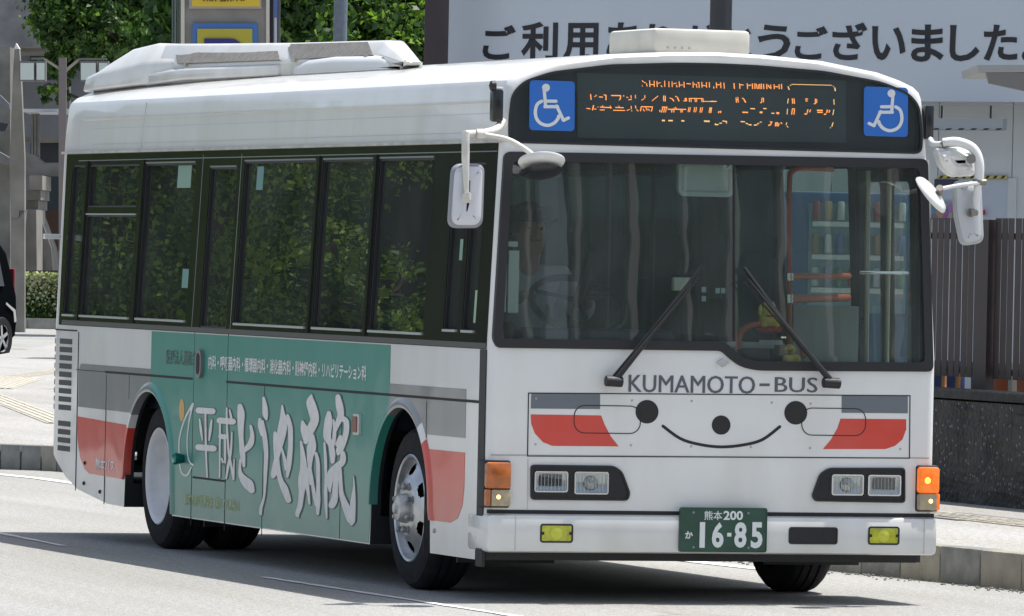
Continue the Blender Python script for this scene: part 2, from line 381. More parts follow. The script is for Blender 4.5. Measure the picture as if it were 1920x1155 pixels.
# ---- side livery (flat film on the flanks)
green = [S(285, 616), S(285, 722)]
fl = lambda px, py: S(px, py)
yG0, yG1 = S(733, 645)[0], S(285, 620)[0]
zt = 1.2005; zb = .206
arcR = lambda a, d=0: (AR[1][0]+(AR[1][2]-.01+d)*math.cos(R(a)), AR[1][1]+(AR[1][2]+d)*math.sin(R(a)))
def arc(k, a0, a1, d=.0, n=10):
    cy, cz, h, hw = AR[k]; return [(cy+(hw+d)*math.cos(R(a0+(a1-a0)*i/n)), cz+(h+d)*math.sin(R(a0+(a1-a0)*i/n))) for i in range(n+1)]
def clampz(pts, z): return [(y, max(q, z)) for y, q in pts]
yRa = AR[1][0]; yFa = AR[0][0]
G = [(yG1, zt), (yG0, zt), (yG0, AR[0][1]+AR[0][2]*.905)]+arc(0, 68, 180, 0)+[(yFa+.49, zb)]
# (y grows to the rear; the arch's rear flank is at +)
G = [(yG1, zt), (yG0, zt)]+arc(0, math.degrees(math.acos(max(-1, min(1, (yG0-yFa)/AR[0][3])))), 0, .002, 8)+[(yFa+AR[0][3]+.03, zb), (yRa-AR[1][3]-.03, zb)]+arc(1, 180, 92, .002, 8)+[(yG1, .95)]
sheet('green_advert_film', [G], mside, 0, .002, GREEN, bus)
E_ = .0025
# rear livery
yA = S(148, 720)[0]; gz1, gz0 = .992, .745
def film(name, poly, m, w=.0022): return sheet(name, [poly], mside, 0, w, m, bus)
ang = lambda k, z: math.degrees(math.asin(min(1, (z-AR[k][1])/(AR[k][2]+.002))))
a1 = ang(1, .74)
film('grey_stripe', [(yA-.04, gz1), (yA, .96), (yA, .745)]+arc(1, a1, 89, .002, 6)+[(yG1, .88), (yG1, gz1)], SILVER)
a2 = ang(1, .668)
rl = [(yA+.02, .690), (yA-.0, .56), (yA-.06, .46), (yA-.16, .395), (yA-.26, .372), (yRa+AR[1][3]+.02, .365)]
film('red_stripe', [rl[0]]+rl[1:]+[(yRa+AR[1][3]+.004, .42)]+arc(1, 2, a2, .002, 6)[1:], RED)
# front livery
yB0, yB1 = S(874, 760)[0], yG0
a3 = 180-ang(0, .775)
film('grey_stripe', [(yB0, 1.01), (yB1-.001, 1.01)]+arc(0, math.degrees(math.acos((yG0-yFa)/AR[0][3])), a3, .002, 6)+[(yB0, .775)], SILVER)
a4 = 180-ang(0, .705)
film('red_stripe', [(yB0, .705)]+arc(0, a4, 178, .002, 6)+[(yFa-AR[0][3]-.012, .36), (yB0+.20, .36), (yB0+.09, .385), (yB0+.02, .45), (yB0, .54)], RED)
# wheel arch lips: swept strip standing proud of the flank, each half in the colour beside it
def lip(k, a0, a1, m, ext0=None, ext1=None):
    cy, cz, h, hw = AR[k]; pts = []
    if ext0 is not None: pts.append(((cy+hw+.02) if a0 < 90 else (cy-hw-.02), ext0, 1 if a0 < 90 else -1, 0))
    for i in range(13):
        a = R(a0+(a1-a0)*i/12); pts.append((cy+hw*math.cos(a), cz+h*math.sin(a), math.cos(a), math.sin(a)))
    if ext1 is not None: pts.append(((cy+hw+.02) if a1 < 90 else (cy-hw-.02), ext1, 1 if a1 < 90 else -1, 0))
    bm = bmesh.new(); rings = []
    sec = [(-.004, -.03), (-.004, .014), (.010, .018), (.030, .012), (.050, .001)]      # along the radius, out of the flank
    for y, z, ny, nz in pts: rings.append([bm.verts.new((-w_, y+ny*r_, z+nz*r_)) for r_, w_ in sec])
    for a, b in zip(rings, rings[1:]):
        for i in range(len(sec)-1): bm.faces.new((a[i], a[i+1], b[i+1], b[i]))
    return build('arch_lip', bm, m, bus, True, 60)
lip(1, 96, 180, GREEN, None, .21); lip(1, 96, 45, SILVER); lip(1, 45, 33, WHITE); lip(1, 33, 0, RED, None, .365)
lip(0, 0, 66, GREEN); lip(0, 66, 128, SILVER); lip(0, 128, 140, WHITE); lip(0, 140, 178, RED, None, .36)
# ---- panel gaps on the flank: thin dark grooves
def groove(a, b, wd=.005, m=SEAM, w=.0034):
    a = Vector(a); b = Vector(b); t = (b-a).normalized(); nn = Vector((-t.y, t.x))*wd/2
    return sheet('panel_gap', [[tuple(a+nn), tuple(b+nn), tuple(b-nn), tuple(a-nn)]], mside, 0, w, m, bus)
zS = .956
groove((S(198, 700)[0], zS), (S(362, 714)[0], zS), .013); groove((S(425, 720)[0], zS-.002), (.10, zS-.002), .013); groove((yA+.06, zS), (S(198, 700)[0], zS), .004)
for px, py0, py1, wd in ((198, 702, 946, .007), (243, 702, 748, .004), (362, 616, 985, .007), (425, 622, 995, .007), (494, 722, 1005, .005), (640, 742, 1010, .005), (798, 752, 1040, .006), (145, 622, 920, .008)):
    y, _ = S(px, (py0+py1)/2); groove((y, S(px, py0)[1]), (y, S(px, py1)[1]), wd)
groove((S(362, 897)[0], .425), (S(424, 904)[0], .425), .011)
groove((S(98, 617)[0]-.08, 1.178), (S(145, 618)[0], 1.178), .008)
# black upright between flank and front, window-band to skirt
sheet('corner_seal', [[(.045, .17), (.135, .17), (.135, 1.205), (.045, 1.205)]], mside, -.01, .006, BLACK, bus)
# roof side crease and gutter
bm = bmesh.new()
for y0, y1 in ((.15, 7.45),): bx(bm, (.068-.006, (y0+y1)/2, 2.392), (.018, y1-y0, .007))
build('roof_crease', bm, WHITE, bus)
bm = bmesh.new(); bx(bm, (.042, 3.92, 2.2), (.022, 7.74, .014)); build('rain_gutter', bm, mat('gutter_cream', (.50, .49, .43), .5, noise=.3, nscale=9), bus)
groove((6.20, 2.22), (6.20, 2.47), .004, mat('faint_gap', (.50, .50, .48), .6))
for z, nm in ((2.335, .003), (2.245, .003)): groove((.2, z), (7.2, z), nm, MATS['faint_gap'])
# ---- vent grille at the rear corner: frame plate and single louvres
for z0 in [1.128-.0475*i for i in range(9)]:
    c = Vector((.034, L-.034, z0-.015)); bm = bmesh.new(); bx(bm, (0, 0, 0), (.012, .07, .03), Matrix.Rotation(R(-45), 3, 'Z')); o = build('louvre', bm, mat('louvre_brown', (.10, .07, .07), .6), bus); o.location = c
for z0 in [1.128-.0475*i for i in range(9)]+[.655-.0475*i for i in range(4)]:
    sheet('louvre', [[(7.36, z0), (7.615, z0), (7.615, z0-.03), (7.36, z0-.03)]], mside, -.01, .003, mat('louvre_dark', (.045, .045, .047), .6), bus)
    if z0 > .66: sheet('louvre', [[(W-.35, z0), (W-1.9, z0), (W-1.9, z0-.03), (W-.35, z0-.03)]], lambda x, z, w_: Vector((x, L+w_, z)), -.01, .003, MATS['louvre_dark'], bus)
# ---- side window band: one dark surround with an opening for every pane
P_ = lambda px: S(px, 450)[0]
def win(pl, prr, z0=1.262, z1=2.128, lean=.0): a, b = P_(pl), P_(prr); return (b, z0, a, z1)
wins = [win(128, 151), win(160, 253, 1.262, 1.842), win(160, 253, 1.885, 2.128), win(265, 359), win(386, 437, 1.235, 2.10), win(450, 585), win(597, 692), win(703, 806), win(843, 870, 1.285, 2.10), win(878, 903, 1.285, 2.10)]
sheet('window_surround', [SB]+[rr(a, z0, b, z1, .018, 3) for a, z0, b, z1 in wins], mside, -.035, .003, FRAME, bus)
for i, (a, z0, b, z1) in enumerate(wins):
    g = sheet('side_window', [inset(rr(a, z0, b, z1, .018, 3), -.008)], mside, -.022, -.017, SIDEGLASS, bus)
    fr_ = sheet('window_frame', [inset(rr(a, z0, b, z1, .018, 3), -.006), inset(rr(a, z0, b, z1, .018, 3), .010)], mside, -.016, -.001, BLACK, g)
for (a, z0, b, z1) in [wins[0], wins[1], wins[3], wins[5], wins[6], wins[7], wins[8], wins[9]]:
    sheet('window_sill', [[(a+.01, z0-.004), (b-.01, z0-.004), (b-.01, z0+.008), (a+.01, z0+.008)]], mside, .0, .012, BRIGHT, bus)
for (a, z0, b, z1) in [wins[3], wins[5], wins[6], wins[7], wins[4]]:
    sheet('window_head_rail', [[(a+.01, z1+.0), (b-.01, z1+.0), (b-.01, z1+.009), (a+.01, z1+.009)]], mside, .003, .008, mat('rail_grey', (.16, .18, .175), .4), bus)
sheet('lower_rail', [[(YF, 1.21), (7.58, 1.21), (7.57, 1.236), (YF, 1.236)]], mside, .003, .006, mat('rail_dark_grey', (.06, .06, .058), .5), bus)
sheet('upper_rail', [[(YF+.03, 2.150), (7.45, 2.150), (7.45, 2.155), (YF+.03, 2.155)]], mside, .003, .006, MATS['rail_grey'], bus)
for px in (157, 262, 591, 698):
    y = P_(px); sheet('window_post', [[(y-.014, 1.24), (y+.014, 1.24), (y+.014, 2.15), (y-.014, 2.15)]], mside, .003, .012, FRAME, bus)
for px in (372, 444): y = P_(px); groove((y, 1.215), (y, 2.17), .008, MATS['rail_grey'], .0045)
sheet('transom', [[(wins[1][0], 1.842), (wins[1][2], 1.842), (wins[1][2], 1.85), (wins[1][0], 1.85)]], mside, .003, .009, BRIGHT, bus)
# right-hand side windows (seen through the bus)
wr = [(1.02, 2.0), (2.06, 3.1), (3.16, 4.2), (4.26, 5.3), (5.36, 6.3), (6.36, 7.3)]
sheet('window_surround', [[(.95, 1.207), (7.5, 1.207), (7.40, 2.19), (.97, 2.19)]]+[rr(a, 1.262, b, 2.128, .02, 3) for a, b in wr], mright, -.035, .003, FRAME, bus)
for a, b in wr: sheet('side_window', [rr(a, 1.262, b, 2.128, .02, 3)], mright, -.02, -.014, glass('door_side_glass', (.80, .88, .84), 1.0) if a < 1.5 else SIDEGLASS, bus)
sheet('rear_window', [rr(.25, 1.25, W-.25, 2.1, .08)], lambda x, z, w_: Vector((x, L-.17*max(0, z-1.3)+w_, z)), -.05, -.044, SIDEGLASS, bus)
# posters and stickers stuck inside the side windows
def sticker(pl, pt, pr, pb, m, name='window_sticker', d=-.0145):
    a = S(pl, pt); b = S(pr, pb); return sheet(name, [[(b[0], b[1]), (a[0], b[1]), (a[0], a[1]), (b[0], a[1])]], mside, d-.002, d, m, bus)
STK = mat('mint_sticker', (.20, .32, .25), .6)
sticker(330, 310, 352, 352, STK); sticker(338, 504, 352, 540, mat('mint_sticker_b', (.12, .25, .23), .6)); sticker(478, 312, 487, 356, MATS['mint_sticker_b']); sticker(858, 448, 867, 488, STK); sticker(886, 544, 901, 606, mat('green_cloth', (.3, .45, .3), .9))
# fittings on the flank
a = S(378, 683); sheet('door_handle', [rr(a[0]-.055, a[1]-.075, a[0]+.055, a[1]+.08, .05, 5), rr(a[0]-.035, a[1]-.055, a[0]+.035, a[1]+.06, .03, 5)], mside, 0, .022, mat('handle_grey', (.16, .165, .17), .35), bus)
sheet('handle_recess', [rr(a[0]-.036, a[1]-.056, a[0]+.036, a[1]+.061, .03, 5)], mside, 0, .005, MATS['louvre_dark'], bus)
a = S(672, 795); g = sheet('side_reflector', [rr(a[0]-.05, a[1]-.055, a[0]+.05, a[1]+.05, .012, 3)], mside, 0, .014, mat('pale_plastic', (.55, .55, .52), .4), bus)
sheet('reflector_lens', [rr(a[0]-.022, a[1]-.042, a[0]+.045, a[1]+.038, .008, 3)], mside, .0142, .019, mat('brown_lens', (.20, .055, .035), .3), g)
bm = bmesh.new(); q = Vector((0, *S(345, 860))); lathe(bm, [(0, .022), (.03, .030), (.055, .034), (.062, .026), (.064, .001)], (q.x, q.y, q.z), 'x', 14, -1); build('filler_cap', bm, mat('teal_metal', (.02, .20, .17), .2, .7), bus, True)
for px, py in ((158, 906), (188, 922), (815, 995), (895, 1007), (160, 868)):
    bm = bmesh.new(); y, z = S(px, py); lathe(bm, [(0, .012), (.008, .010), (.012, .001)], (0, y, z), 'x', 8, -1); build('fastener', bm, SEAM if px < 200 else BRIGHT, bus, True)
bm = bmesh.new(); q = (-.0, 7.62, 1.73); bx(bm, (-.05, 7.66, 1.715), (.10, .04, .03), bev=.006); build('side_marker', bm, WHITE, bus)

# ---- lettering on the flank
TW = .0036
def stext(s, pl, pr, z0, z1, m, bold=.0, ym=None):
    zc = (z0+z1)/2; py = 577.5
    # find y for both ends at mid height
    def y_at(px):
        lo = 500; hi = 1100
        for _ in range(30):
            mid = (lo+hi)/2; z = S(px, mid)[1]
            if z > zc: lo = mid
            else: hi = mid
        return S(px, lo)[0]
    return text('lettering', s, y_at(pl), z0, y_at(pr), z1, mside, TW, m, bus, bold)
zz = lambda px, py: S(px, py)[1]
stext('医療法人清和会', 313, 369, zz(313, 683), zz(313, 654), mat('dark_green_print', (.025, .08, .07), .5), .01)
stext('内科・呼吸器内科・循環器内科・消化器内科・脳神経内科・リハビリテーション科', 392, 688, 1.013, 1.092, LETW, .02)
stext('熊本市東区近見中無（東バイパス沿い）', 348, 450, zz(400, 954), zz(400, 930), mat('yellow_print', (.36, .42, .16), .5), .012)
stext('熊本バス', 180, 216, zz(200, 883), zz(200, 860), LETW, .02)
# brush-written name, stroke by stroke (crop origin x, y, scale) -> flank
def brush(ox, oy, sc, strokes, grow=2.2):
    out, wh = [], []
    for st in strokes:
        pts = [(ox+x/sc, oy+y/sc) for x, y, _ in st]; ws = [max(.8, q/sc*1.12) for *_, q in st]
        wh.append([S(*p) for p in stroke_poly(pts, ws)]); out.append([S(*p) for p in stroke_poly(pts, [q+3.0 for q in ws])])
    return wh, out
allw, allo = [], []
for a in (
 (360, 730, 6.08, [   # 平
    [(85, 240, 62), (245, 250, 62)], [(164, 285, 18), (168, 640, 20), (182, 1000, 16)], [(97, 340, 16), (112, 460, 26), (128, 580, 12)], [(235, 350, 16), (220, 460, 28), (206, 580, 16)], [(82, 660, 62), (258, 675, 62)]]),
 (360, 730, 6.08, [   # 成
    [(325, 355, 62), (478, 368, 62)], [(330, 340, 22), (328, 700, 18), (324, 1005, 16)], [(338, 535, 50), (385, 545, 50)], [(385, 520, 22), (388, 800, 22), (374, 850, 22), (350, 790, 18)],
    [(406, 215, 16), (410, 430, 20), (430, 720, 22), (460, 880, 24), (484, 1025, 24)], [(484, 1025, 22), (492, 800, 12)], [(466, 490, 14), (455, 700, 22), (425, 870, 26), (400, 1015, 18)], [(440, 235, 14), (458, 320, 26)]]),
 (435, 730, 4.28, [   # と
    [(72, 135, 36), (80, 200, 54), (78, 300, 44), (82, 400, 34), (92, 520, 40), (104, 615, 20)], [(158, 295, 20), (170, 370, 30), (155, 440, 44), (110, 490, 30)],
    [(76, 560, 14), (72, 660, 26), (100, 720, 56), (140, 765, 74), (166, 810, 46)]]),
 (435, 730, 4.28, [   # う
    [(262, 70, 20), (272, 140, 36), (276, 200, 40), (284, 240, 16)], [(232, 240, 22), (235, 300, 34), (246, 370, 14)], [(252, 260, 22), (270, 380, 34), (282, 520, 32), (276, 680, 26), (266, 860, 16), (240, 950, 24), (238, 1000, 22)]]),
 (435, 730, 4.28, [   # や
    [(412, 130, 12), (415, 200, 34), (420, 260, 60), (405, 360, 64), (395, 460, 34), (365, 560, 36), (345, 670, 44), (338, 700, 30)], [(354, 350, 24), (360, 440, 38), (372, 600, 36), (395, 720, 36), (430, 800, 52), (462, 890, 40)],
    [(455, 210, 20), (475, 300, 34), (478, 450, 34), (465, 600, 38), (452, 700, 18)], [(410, 480, 14), (430, 560, 22), (444, 640, 26)]]),
 (545, 730, 4.28, [   # 病
    [(176, 45, 12), (168, 100, 60), (190, 180, 68), (200, 250, 62), (165, 330, 60), (130, 420, 36)], [(104, 260, 20), (118, 320, 54), (135, 400, 50)], [(92, 420, 16), (105, 520, 34), (112, 620, 50), (104, 740, 64), (96, 830, 42), (84, 930, 38), (62, 1000, 34), (70, 1022, 14)],
    [(190, 370, 16), (178, 460, 66), (165, 540, 46), (162, 640, 26), (168, 760, 16)], [(130, 640, 34), (136, 740, 34), (150, 830, 22), (160, 920, 14)], [(212, 515, 22), (228, 600, 28), (230, 800, 28), (228, 900, 36), (226, 1000, 20)], [(150, 560, 20), (180, 700, 16), (190, 800, 26), (215, 930, 24)]]),
 (545, 730, 4.28, [   # 院
    [(316, 190, 30), (312, 260, 58), (302, 380, 54), (330, 440, 40), (345, 520, 42), (345, 580, 30)], [(280, 430, 14), (288, 560, 22), (292, 700, 18), (290, 860, 26), (298, 1035, 12)], [(353, 245, 12), (362, 330, 26), (352, 440, 26)],
    [(388, 60, 36), (400, 130, 52), (410, 210, 46), (375, 300, 34), (365, 345, 16)], [(425, 235, 40), (455, 260, 40), (455, 340, 40), (435, 420, 40), (400, 490, 50), (390, 520, 20)], [(408, 380, 26), (395, 440, 50)],
    [(428, 515, 36), (425, 580, 46), (370, 630, 50), (330, 680, 50), (322, 770, 34), (325, 820, 14)], [(368, 680, 40), (368, 780, 38), (360, 880, 50), (340, 930, 50)], [(400, 640, 34), (410, 760, 30), (420, 850, 36), (460, 960, 56), (495, 1050, 60), (498, 1085, 20)], [(500, 1050, 50), (510, 900, 38), (518, 780, 14), (514, 700, 6)]]),
):
    wq, oq = brush(*a); allw += wq; allo += oq
multi('letter_outline', allo, mside, .0030, LETG, bus, .00003)
multi('lettering', allw, mside, .0052, LETW, bus, .00003)
# orange dot and looping white logo line
bm_pts = [S(342+5*math.cos(R(a)), 769+21*math.sin(R(a))) for a in range(0, 360, 15)]
multi('advert_logo_dot', [bm_pts], mside, .0036, mat('orange_print', (.62, .36, .10), .45), bus)
multi('advert_logo_line', [[S(*p) for p in stroke_poly([(363, 757), (348, 785), (338, 820), (337, 855), (341, 885), (352, 891), (360, 876)], [4, 3, 2.4, 2.4, 3, 4, 2])], [S(*p) for p in stroke_poly([(363, 757), (356, 790), (352, 830), (355, 862), (363, 872)], [4, 2.4, 2, 2.4, 4])]], mside, .0037, LETW, bus, .0003)

# ================================================================== BUS FRONT
def fp(*q): return [Fr(*p) for p in q]
def ff(name, loops, w0, w1, m, parent=bus): return sheet(name, loops, mfront, w0, w1, m, parent)
# windscreen: rubber, glass, centre joint
WSI = rnd(inset(WS, .045), .03)
rub = ff('windscreen_rubber', [WSR, WSI], -.03, .012, BLACK)
wsg = ff('windscreen', [rnd(inset(WS, .038), .03)], -.016, -.010, WSGLASS)
ff('windscreen_joint', [fp((1376, 300), (1379, 300), (1379, 640), (1376, 640))], -.02, -.004, BLACK)
ff('windscreen_blackband', [fp((968, 292), (1722, 304), (1722, 312), (968, 300))], -.022, -.018, BLACK, wsg)
# destination sign box behind the visor glass
ff('visor_frame', [VIR, inset(VIR, .012)], -.02, .004, BLACK)
ff('visor_back', [inset(VIR, .003)], -.085, -.075, mat('visor_black', (.024, .028, .038), .6))
ff('visor_glass', [inset(VIR, .008)], -.012, -.006, VISGLASS)
ff('destination_screen', [fp((1090, 136), (1594, 150), (1594, 268), (1090, 258))], -.07, -.055, mat('screen_grey', (.05, .062, .064), .5))
LED = mat('led_amber', (.4, .15, .03), .5, emit=(1, .30, .07), estr=1.5)
LEDY = mat('led_pale', (.4, .3, .1), .5, emit=(1, .50, .18), estr=1.1)
def leds(ox, oy, sx, sy, bars, m):
    out = []
    for x0, y0, x1, y1, w_ in bars:
        P = [Vector((ox+x*sx, oy+y*sy)) for x, y in ((x0, y0), (x1, y1))]; t = (P[1]-P[0]).normalized(); nn = Vector((-t.y, t.x))*w_*.74*sx/2
        out.append(fp(P[0]+nn, P[1]+nn, P[1]-nn, P[0]-nn))
    return multi('led_lettering', out, mfront, -.054, m, bus, .00005)
B1 = [(895, 150, 915, 175, 14), (920, 180, 945, 180, 14), (955, 190, 965, 235, 14), (895, 215, 900, 235, 10), (1000, 150, 1003, 240, 15), (1005, 205, 1060, 210, 14), (1062, 155, 1064, 240, 15), (1100, 160, 1105, 240, 15), (1110, 195, 1150, 180, 12), (1155, 220, 1175, 240, 14), (1208, 155, 1210, 240, 14),
      (1265, 165, 1268, 245, 14), (1310, 165, 1312, 245, 14), (1325, 200, 1375, 185, 12), (1370, 215, 1380, 245, 15), (1408, 165, 1412, 245, 14), (1415, 215, 1465, 215, 12), (1475, 170, 1478, 250, 15), (1508, 195, 1570, 200, 14), (1600, 170, 1603, 252, 14), (1615, 195, 1630, 215, 14), (1645, 200, 1655, 252, 14), (1660, 180, 1680, 185, 12), (1682, 175, 1685, 252, 14), (1722, 172, 1725, 252, 14), (1730, 220, 1775, 225, 14), (1785, 175, 1788, 252, 14), (1825, 175, 1828, 250, 14), (1885, 235, 1890, 252, 14),
      (180, 340, 188, 420, 16), (235, 380, 265, 350, 12), (295, 380, 350, 382, 16), (360, 352, 400, 356, 14), (392, 360, 394, 425, 18), (465, 360, 600, 362, 18), (598, 365, 590, 410, 18), (570, 425, 595, 410, 12), (635, 355, 640, 375, 12), (675, 385, 700, 385, 14), (740, 355, 742, 400, 14), (700, 420, 750, 415, 14), (800, 350, 802, 400, 12), (930, 355, 932, 400, 14), (885, 425, 920, 405, 12), (1030, 435, 1115, 365, 13), (1190, 362, 1195, 440, 16), (1212, 362, 1216, 440, 16), (1275, 395, 1310, 405, 14), (1310, 405, 1335, 440, 18), (1350, 372, 1375, 376, 14), (1380, 380, 1405, 440, 20), (1465, 435, 1490, 435, 14), (1490, 395, 1495, 440, 20), (1505, 395, 1510, 440, 16), (1545, 395, 1552, 450, 16), (1570, 400, 1575, 450, 12), (1555, 400, 1740, 402, 14), (1625, 402, 1630, 450, 14), (1645, 402, 1650, 450, 14), (1715, 402, 1725, 452, 14), (1735, 404, 1745, 452, 14), (1745, 442, 1920, 444, 12),
      (120, 538, 175, 545, 14), (220, 495, 205, 565, 20), (225, 545, 260, 550, 12), (275, 515, 285, 525, 12), (310, 520, 470, 530, 16), (305, 560, 375, 560, 14), (345, 495, 348, 530, 12), (450, 500, 455, 540, 12), (520, 525, 635, 530, 16), (570, 500, 572, 530, 12), (490, 565, 655, 568, 14), (680, 570, 720, 550, 12), (740, 505, 742, 550, 14), (745, 565, 750, 580, 12), (800, 500, 805, 540, 14), (815, 555, 840, 578, 13), (880, 515, 868, 578, 16), (880, 515, 1040, 518, 16), (905, 545, 925, 580, 14), (940, 520, 960, 570, 12), (965, 545, 1000, 570, 12), (1035, 520, 1020, 582, 16),
      (1135, 560, 1140, 590, 16), (1180, 520, 1160, 595, 16), (1205, 520, 1190, 595, 16), (1230, 520, 1215, 595, 14), (1165, 520, 1245, 522, 16), (1245, 550, 1500, 552, 16), (1305, 555, 1300, 595, 16), (1335, 530, 1330, 595, 14), (1350, 520, 1370, 545, 14), (1430, 555, 1428, 595, 14), (1450, 555, 1445, 595, 14), (1540, 522, 1528, 590, 13), (1560, 522, 1548, 590, 13), (1620, 522, 1608, 592, 14), (1645, 522, 1632, 592, 14), (1705, 525, 1692, 597, 14), (1728, 525, 1715, 597, 14), (1830, 525, 1818, 603, 13), (1855, 525, 1843, 603, 13)]
B1y = [(1170, 705, 1212, 708, 30), (1258, 708, 1320, 708, 26), (1440, 710, 1480, 712, 26), (1752, 715, 1832, 718, 28), (1905, 750, 1920, 765, 20)]
B2 = [(35, 235, 45, 240, 14), (72, 165, 76, 240, 14), (80, 195, 120, 195, 14), (128, 165, 132, 240, 14), (170, 170, 176, 245, 14), (300, 175, 305, 248, 16), (372, 178, 376, 248, 14), (380, 195, 422, 200, 14), (470, 178, 474, 250, 14), (480, 205, 520, 200, 14), (535, 180, 540, 250, 16), (568, 178, 570, 250, 14), (585, 185, 600, 250, 14), (612, 190, 616, 250, 12), (630, 185, 636, 250, 14), (650, 180, 655, 250, 14), (680, 185, 684, 250, 14), (720, 185, 724, 252, 14), (735, 200, 765, 240, 16), (770, 195, 776, 250, 14), (815, 190, 818, 252, 14), (825, 220, 870, 222, 14), (878, 190, 882, 252, 14), (910, 185, 914, 252, 14),
      (325, 358, 330, 425, 14), (348, 355, 354, 425, 14), (330, 390, 350, 390, 10), (400, 370, 425, 372, 14), (425, 380, 450, 425, 20), (660, 362, 655, 425, 14), (678, 362, 680, 420, 14), (635, 428, 655, 425, 12), (1048, 372, 1055, 440, 15), (1070, 372, 1078, 440, 15), (1215, 380, 1250, 380, 16), (1218, 405, 1248, 405, 14), (1345, 375, 1348, 440, 15), (1325, 440, 1345, 440, 14), (1362, 380, 1364, 430, 14),
      (0, 490, 0, 560, 18), (105, 535, 100, 560, 18), (130, 530, 125, 560, 16), (405, 550, 480, 552, 20), (630, 550, 665, 552, 30), (845, 560, 880, 562, 34), (1050, 505, 1040, 580, 15), (1078, 505, 1068, 580, 15), (1045, 505, 1080, 506, 12), (1205, 572, 1240, 572, 18), (1250, 510, 1240, 560, 16), (1285, 515, 1270, 550, 16), (1365, 525, 1440, 525, 20), (1370, 550, 1440, 550, 18), (1455, 575, 1485, 575, 18), (1500, 515, 1490, 560, 16), (1530, 520, 1520, 555, 16),
      (740, 718, 765, 715, 20), (780, 670, 770, 710, 18), (760, 672, 795, 676, 12), (835, 680, 830, 730, 18), (855, 675, 850, 730, 18), (875, 690, 870, 730, 16), (900, 680, 915, 700, 16)]
B2y = [(995, 215, 1012, 262, 18), (1020, 205, 1035, 198, 12), (1040, 190, 1560, 202, 11), (1575, 212, 1585, 222, 12), (1598, 232, 1605, 278, 20), (1000, 372, 990, 435, 14), (1585, 382, 1590, 452, 14), (990, 505, 982, 578, 13), (1585, 515, 1572, 585, 13), (980, 680, 970, 715, 13), (980, 725, 998, 745, 12), (1575, 680, 1560, 735, 16), (1535, 745, 1545, 752, 14), (0, 405, 80, 410, 10), (510, 502, 570, 505, 18), (675, 502, 718, 503, 16), (780, 562, 820, 563, 16), (385, 670, 440, 672, 18), (450, 690, 480, 700, 18), (485, 710, 525, 712, 20), (555, 715, 600, 712, 18), (600, 690, 620, 700, 16), (630, 675, 655, 678, 14), (55, 710, 100, 708, 18), (110, 690, 145, 690, 16), (150, 662, 210, 668, 16), (200, 672, 203, 695, 16)]
leds(1090, 130, .13542, .13542, B1, LED); leds(1090, 130, .13542, .13542, B1y, LEDY)
leds(1340, 130, .14583, .1459, B2, LED); leds(1340, 130, .14583, .1459, B2y, LEDY)
# wheelchair signs
BLUE = mat('sign_blue', (.018, .14, .50), .45); WH = mat('sign_white', (.66, .68, .68), .5)
WC = [[(433, 245), (433, 245.1)], [(405, 300), (430, 605)], [(415, 603), (655, 603)], [(640, 590), (765, 860)], [(765, 860), (860, 815)], [(440, 497), (625, 500)]]
ARC = [(355, 500), (270, 560), (235, 700), (260, 830), (340, 920), (470, 955), (590, 910), (660, 830), (675, 780)]
def wheelchair(ox, oy, sx, sy, mirror):
    X = lambda x: ox+((1105-x) if mirror else x)*sx
    dd = [fp(*stroke_poly([(X(x), oy+y*sy) for x, y in s], 60*abs(sx))) for s in WC[1:]]+[fp(*stroke_poly([(X(x), oy+y*sy) for x, y in ARC], 62*abs(sx)))]
    dd.append([Fr(X(435+75*math.cos(R(a))), oy+(245+75*math.sin(R(a)))*sy) for a in range(0, 360, 15)])
    return dd
a, b = Fr(993, 150), Fr(1077, 246); ff('accessible_sign', [rr(a[0], a[1], b[0], b[1], .018)], -.004, .001, BLUE)
multi('wheelchair_symbol', wheelchair(980, 140, .09955, .09955, False), mfront, .0015, WH, bus, .0002)
a, b = Fr(1620, 162), Fr(1702, 257); ff('accessible_sign', [rr(a[0], a[1], b[0], b[1], .018)], -.004, .001, BLUE)
multi('wheelchair_symbol', wheelchair(1605, 151, .0985, .0985, True), mfront, .0015, WH, bus, .0002)
# service flap and print under the windscreen
flap = fp((990, 736), (1707, 741), (1706, 860), (988, 856))
ff('panel_gap', [flap, inset(flap, .005)], 0, .0022, SEAM)
ff('panel_gap', [fp((920, 852), (1742, 858), (1742, 860), (920, 854))], 0, .002, mat('soft_gap', (.36, .36, .34), .7))
ff('panel_gap', [fp((989, 860), (990.5, 860), (989.5, 955), (988, 955))], 0, .002, MATS['faint_gap'])
ff('grey_stripe', [fp((996, 737), (1125, 738), (1125, 767), (995, 766))], 0, .0016, mat('front_grey', (.145, .16, .18), .4))
ff('grey_stripe', [fp((1578, 742), (1702, 743), (1702, 775), (1578, 774))], 0, .0016, MATS['front_grey'])
ff('red_stripe', [fp((995, 777), (1127, 779), (1134, 797), (1145, 818), (1160, 837), (1035, 836), (1018, 829), (1003, 813), (996, 795))], 0, .0016, RED)
ff('red_stripe', [fp((1576, 785), (1699, 786), (1699, 805), (1692, 824), (1678, 836), (1660, 842), (1543, 842), (1558, 824), (1570, 803))], 0, .0016, RED)
for cx, cy, r_ in ((1213, 772, 21.5), (1492, 774, 21.5), (1352, 797, 17.5)):
    ff('face_spot', [[Fr(cx+r_*math.cos(R(a)), cy+r_*1.03*math.sin(R(a))) for a in range(0, 360, 12)]], 0, .0018, INK)
ff('face_smile', [fp(*stroke_poly([(1243, 799), (1275, 822), (1310, 833), (1352, 838), (1395, 834), (1430, 824), (1462, 800)], 5.5))], 0, .0018, INK)
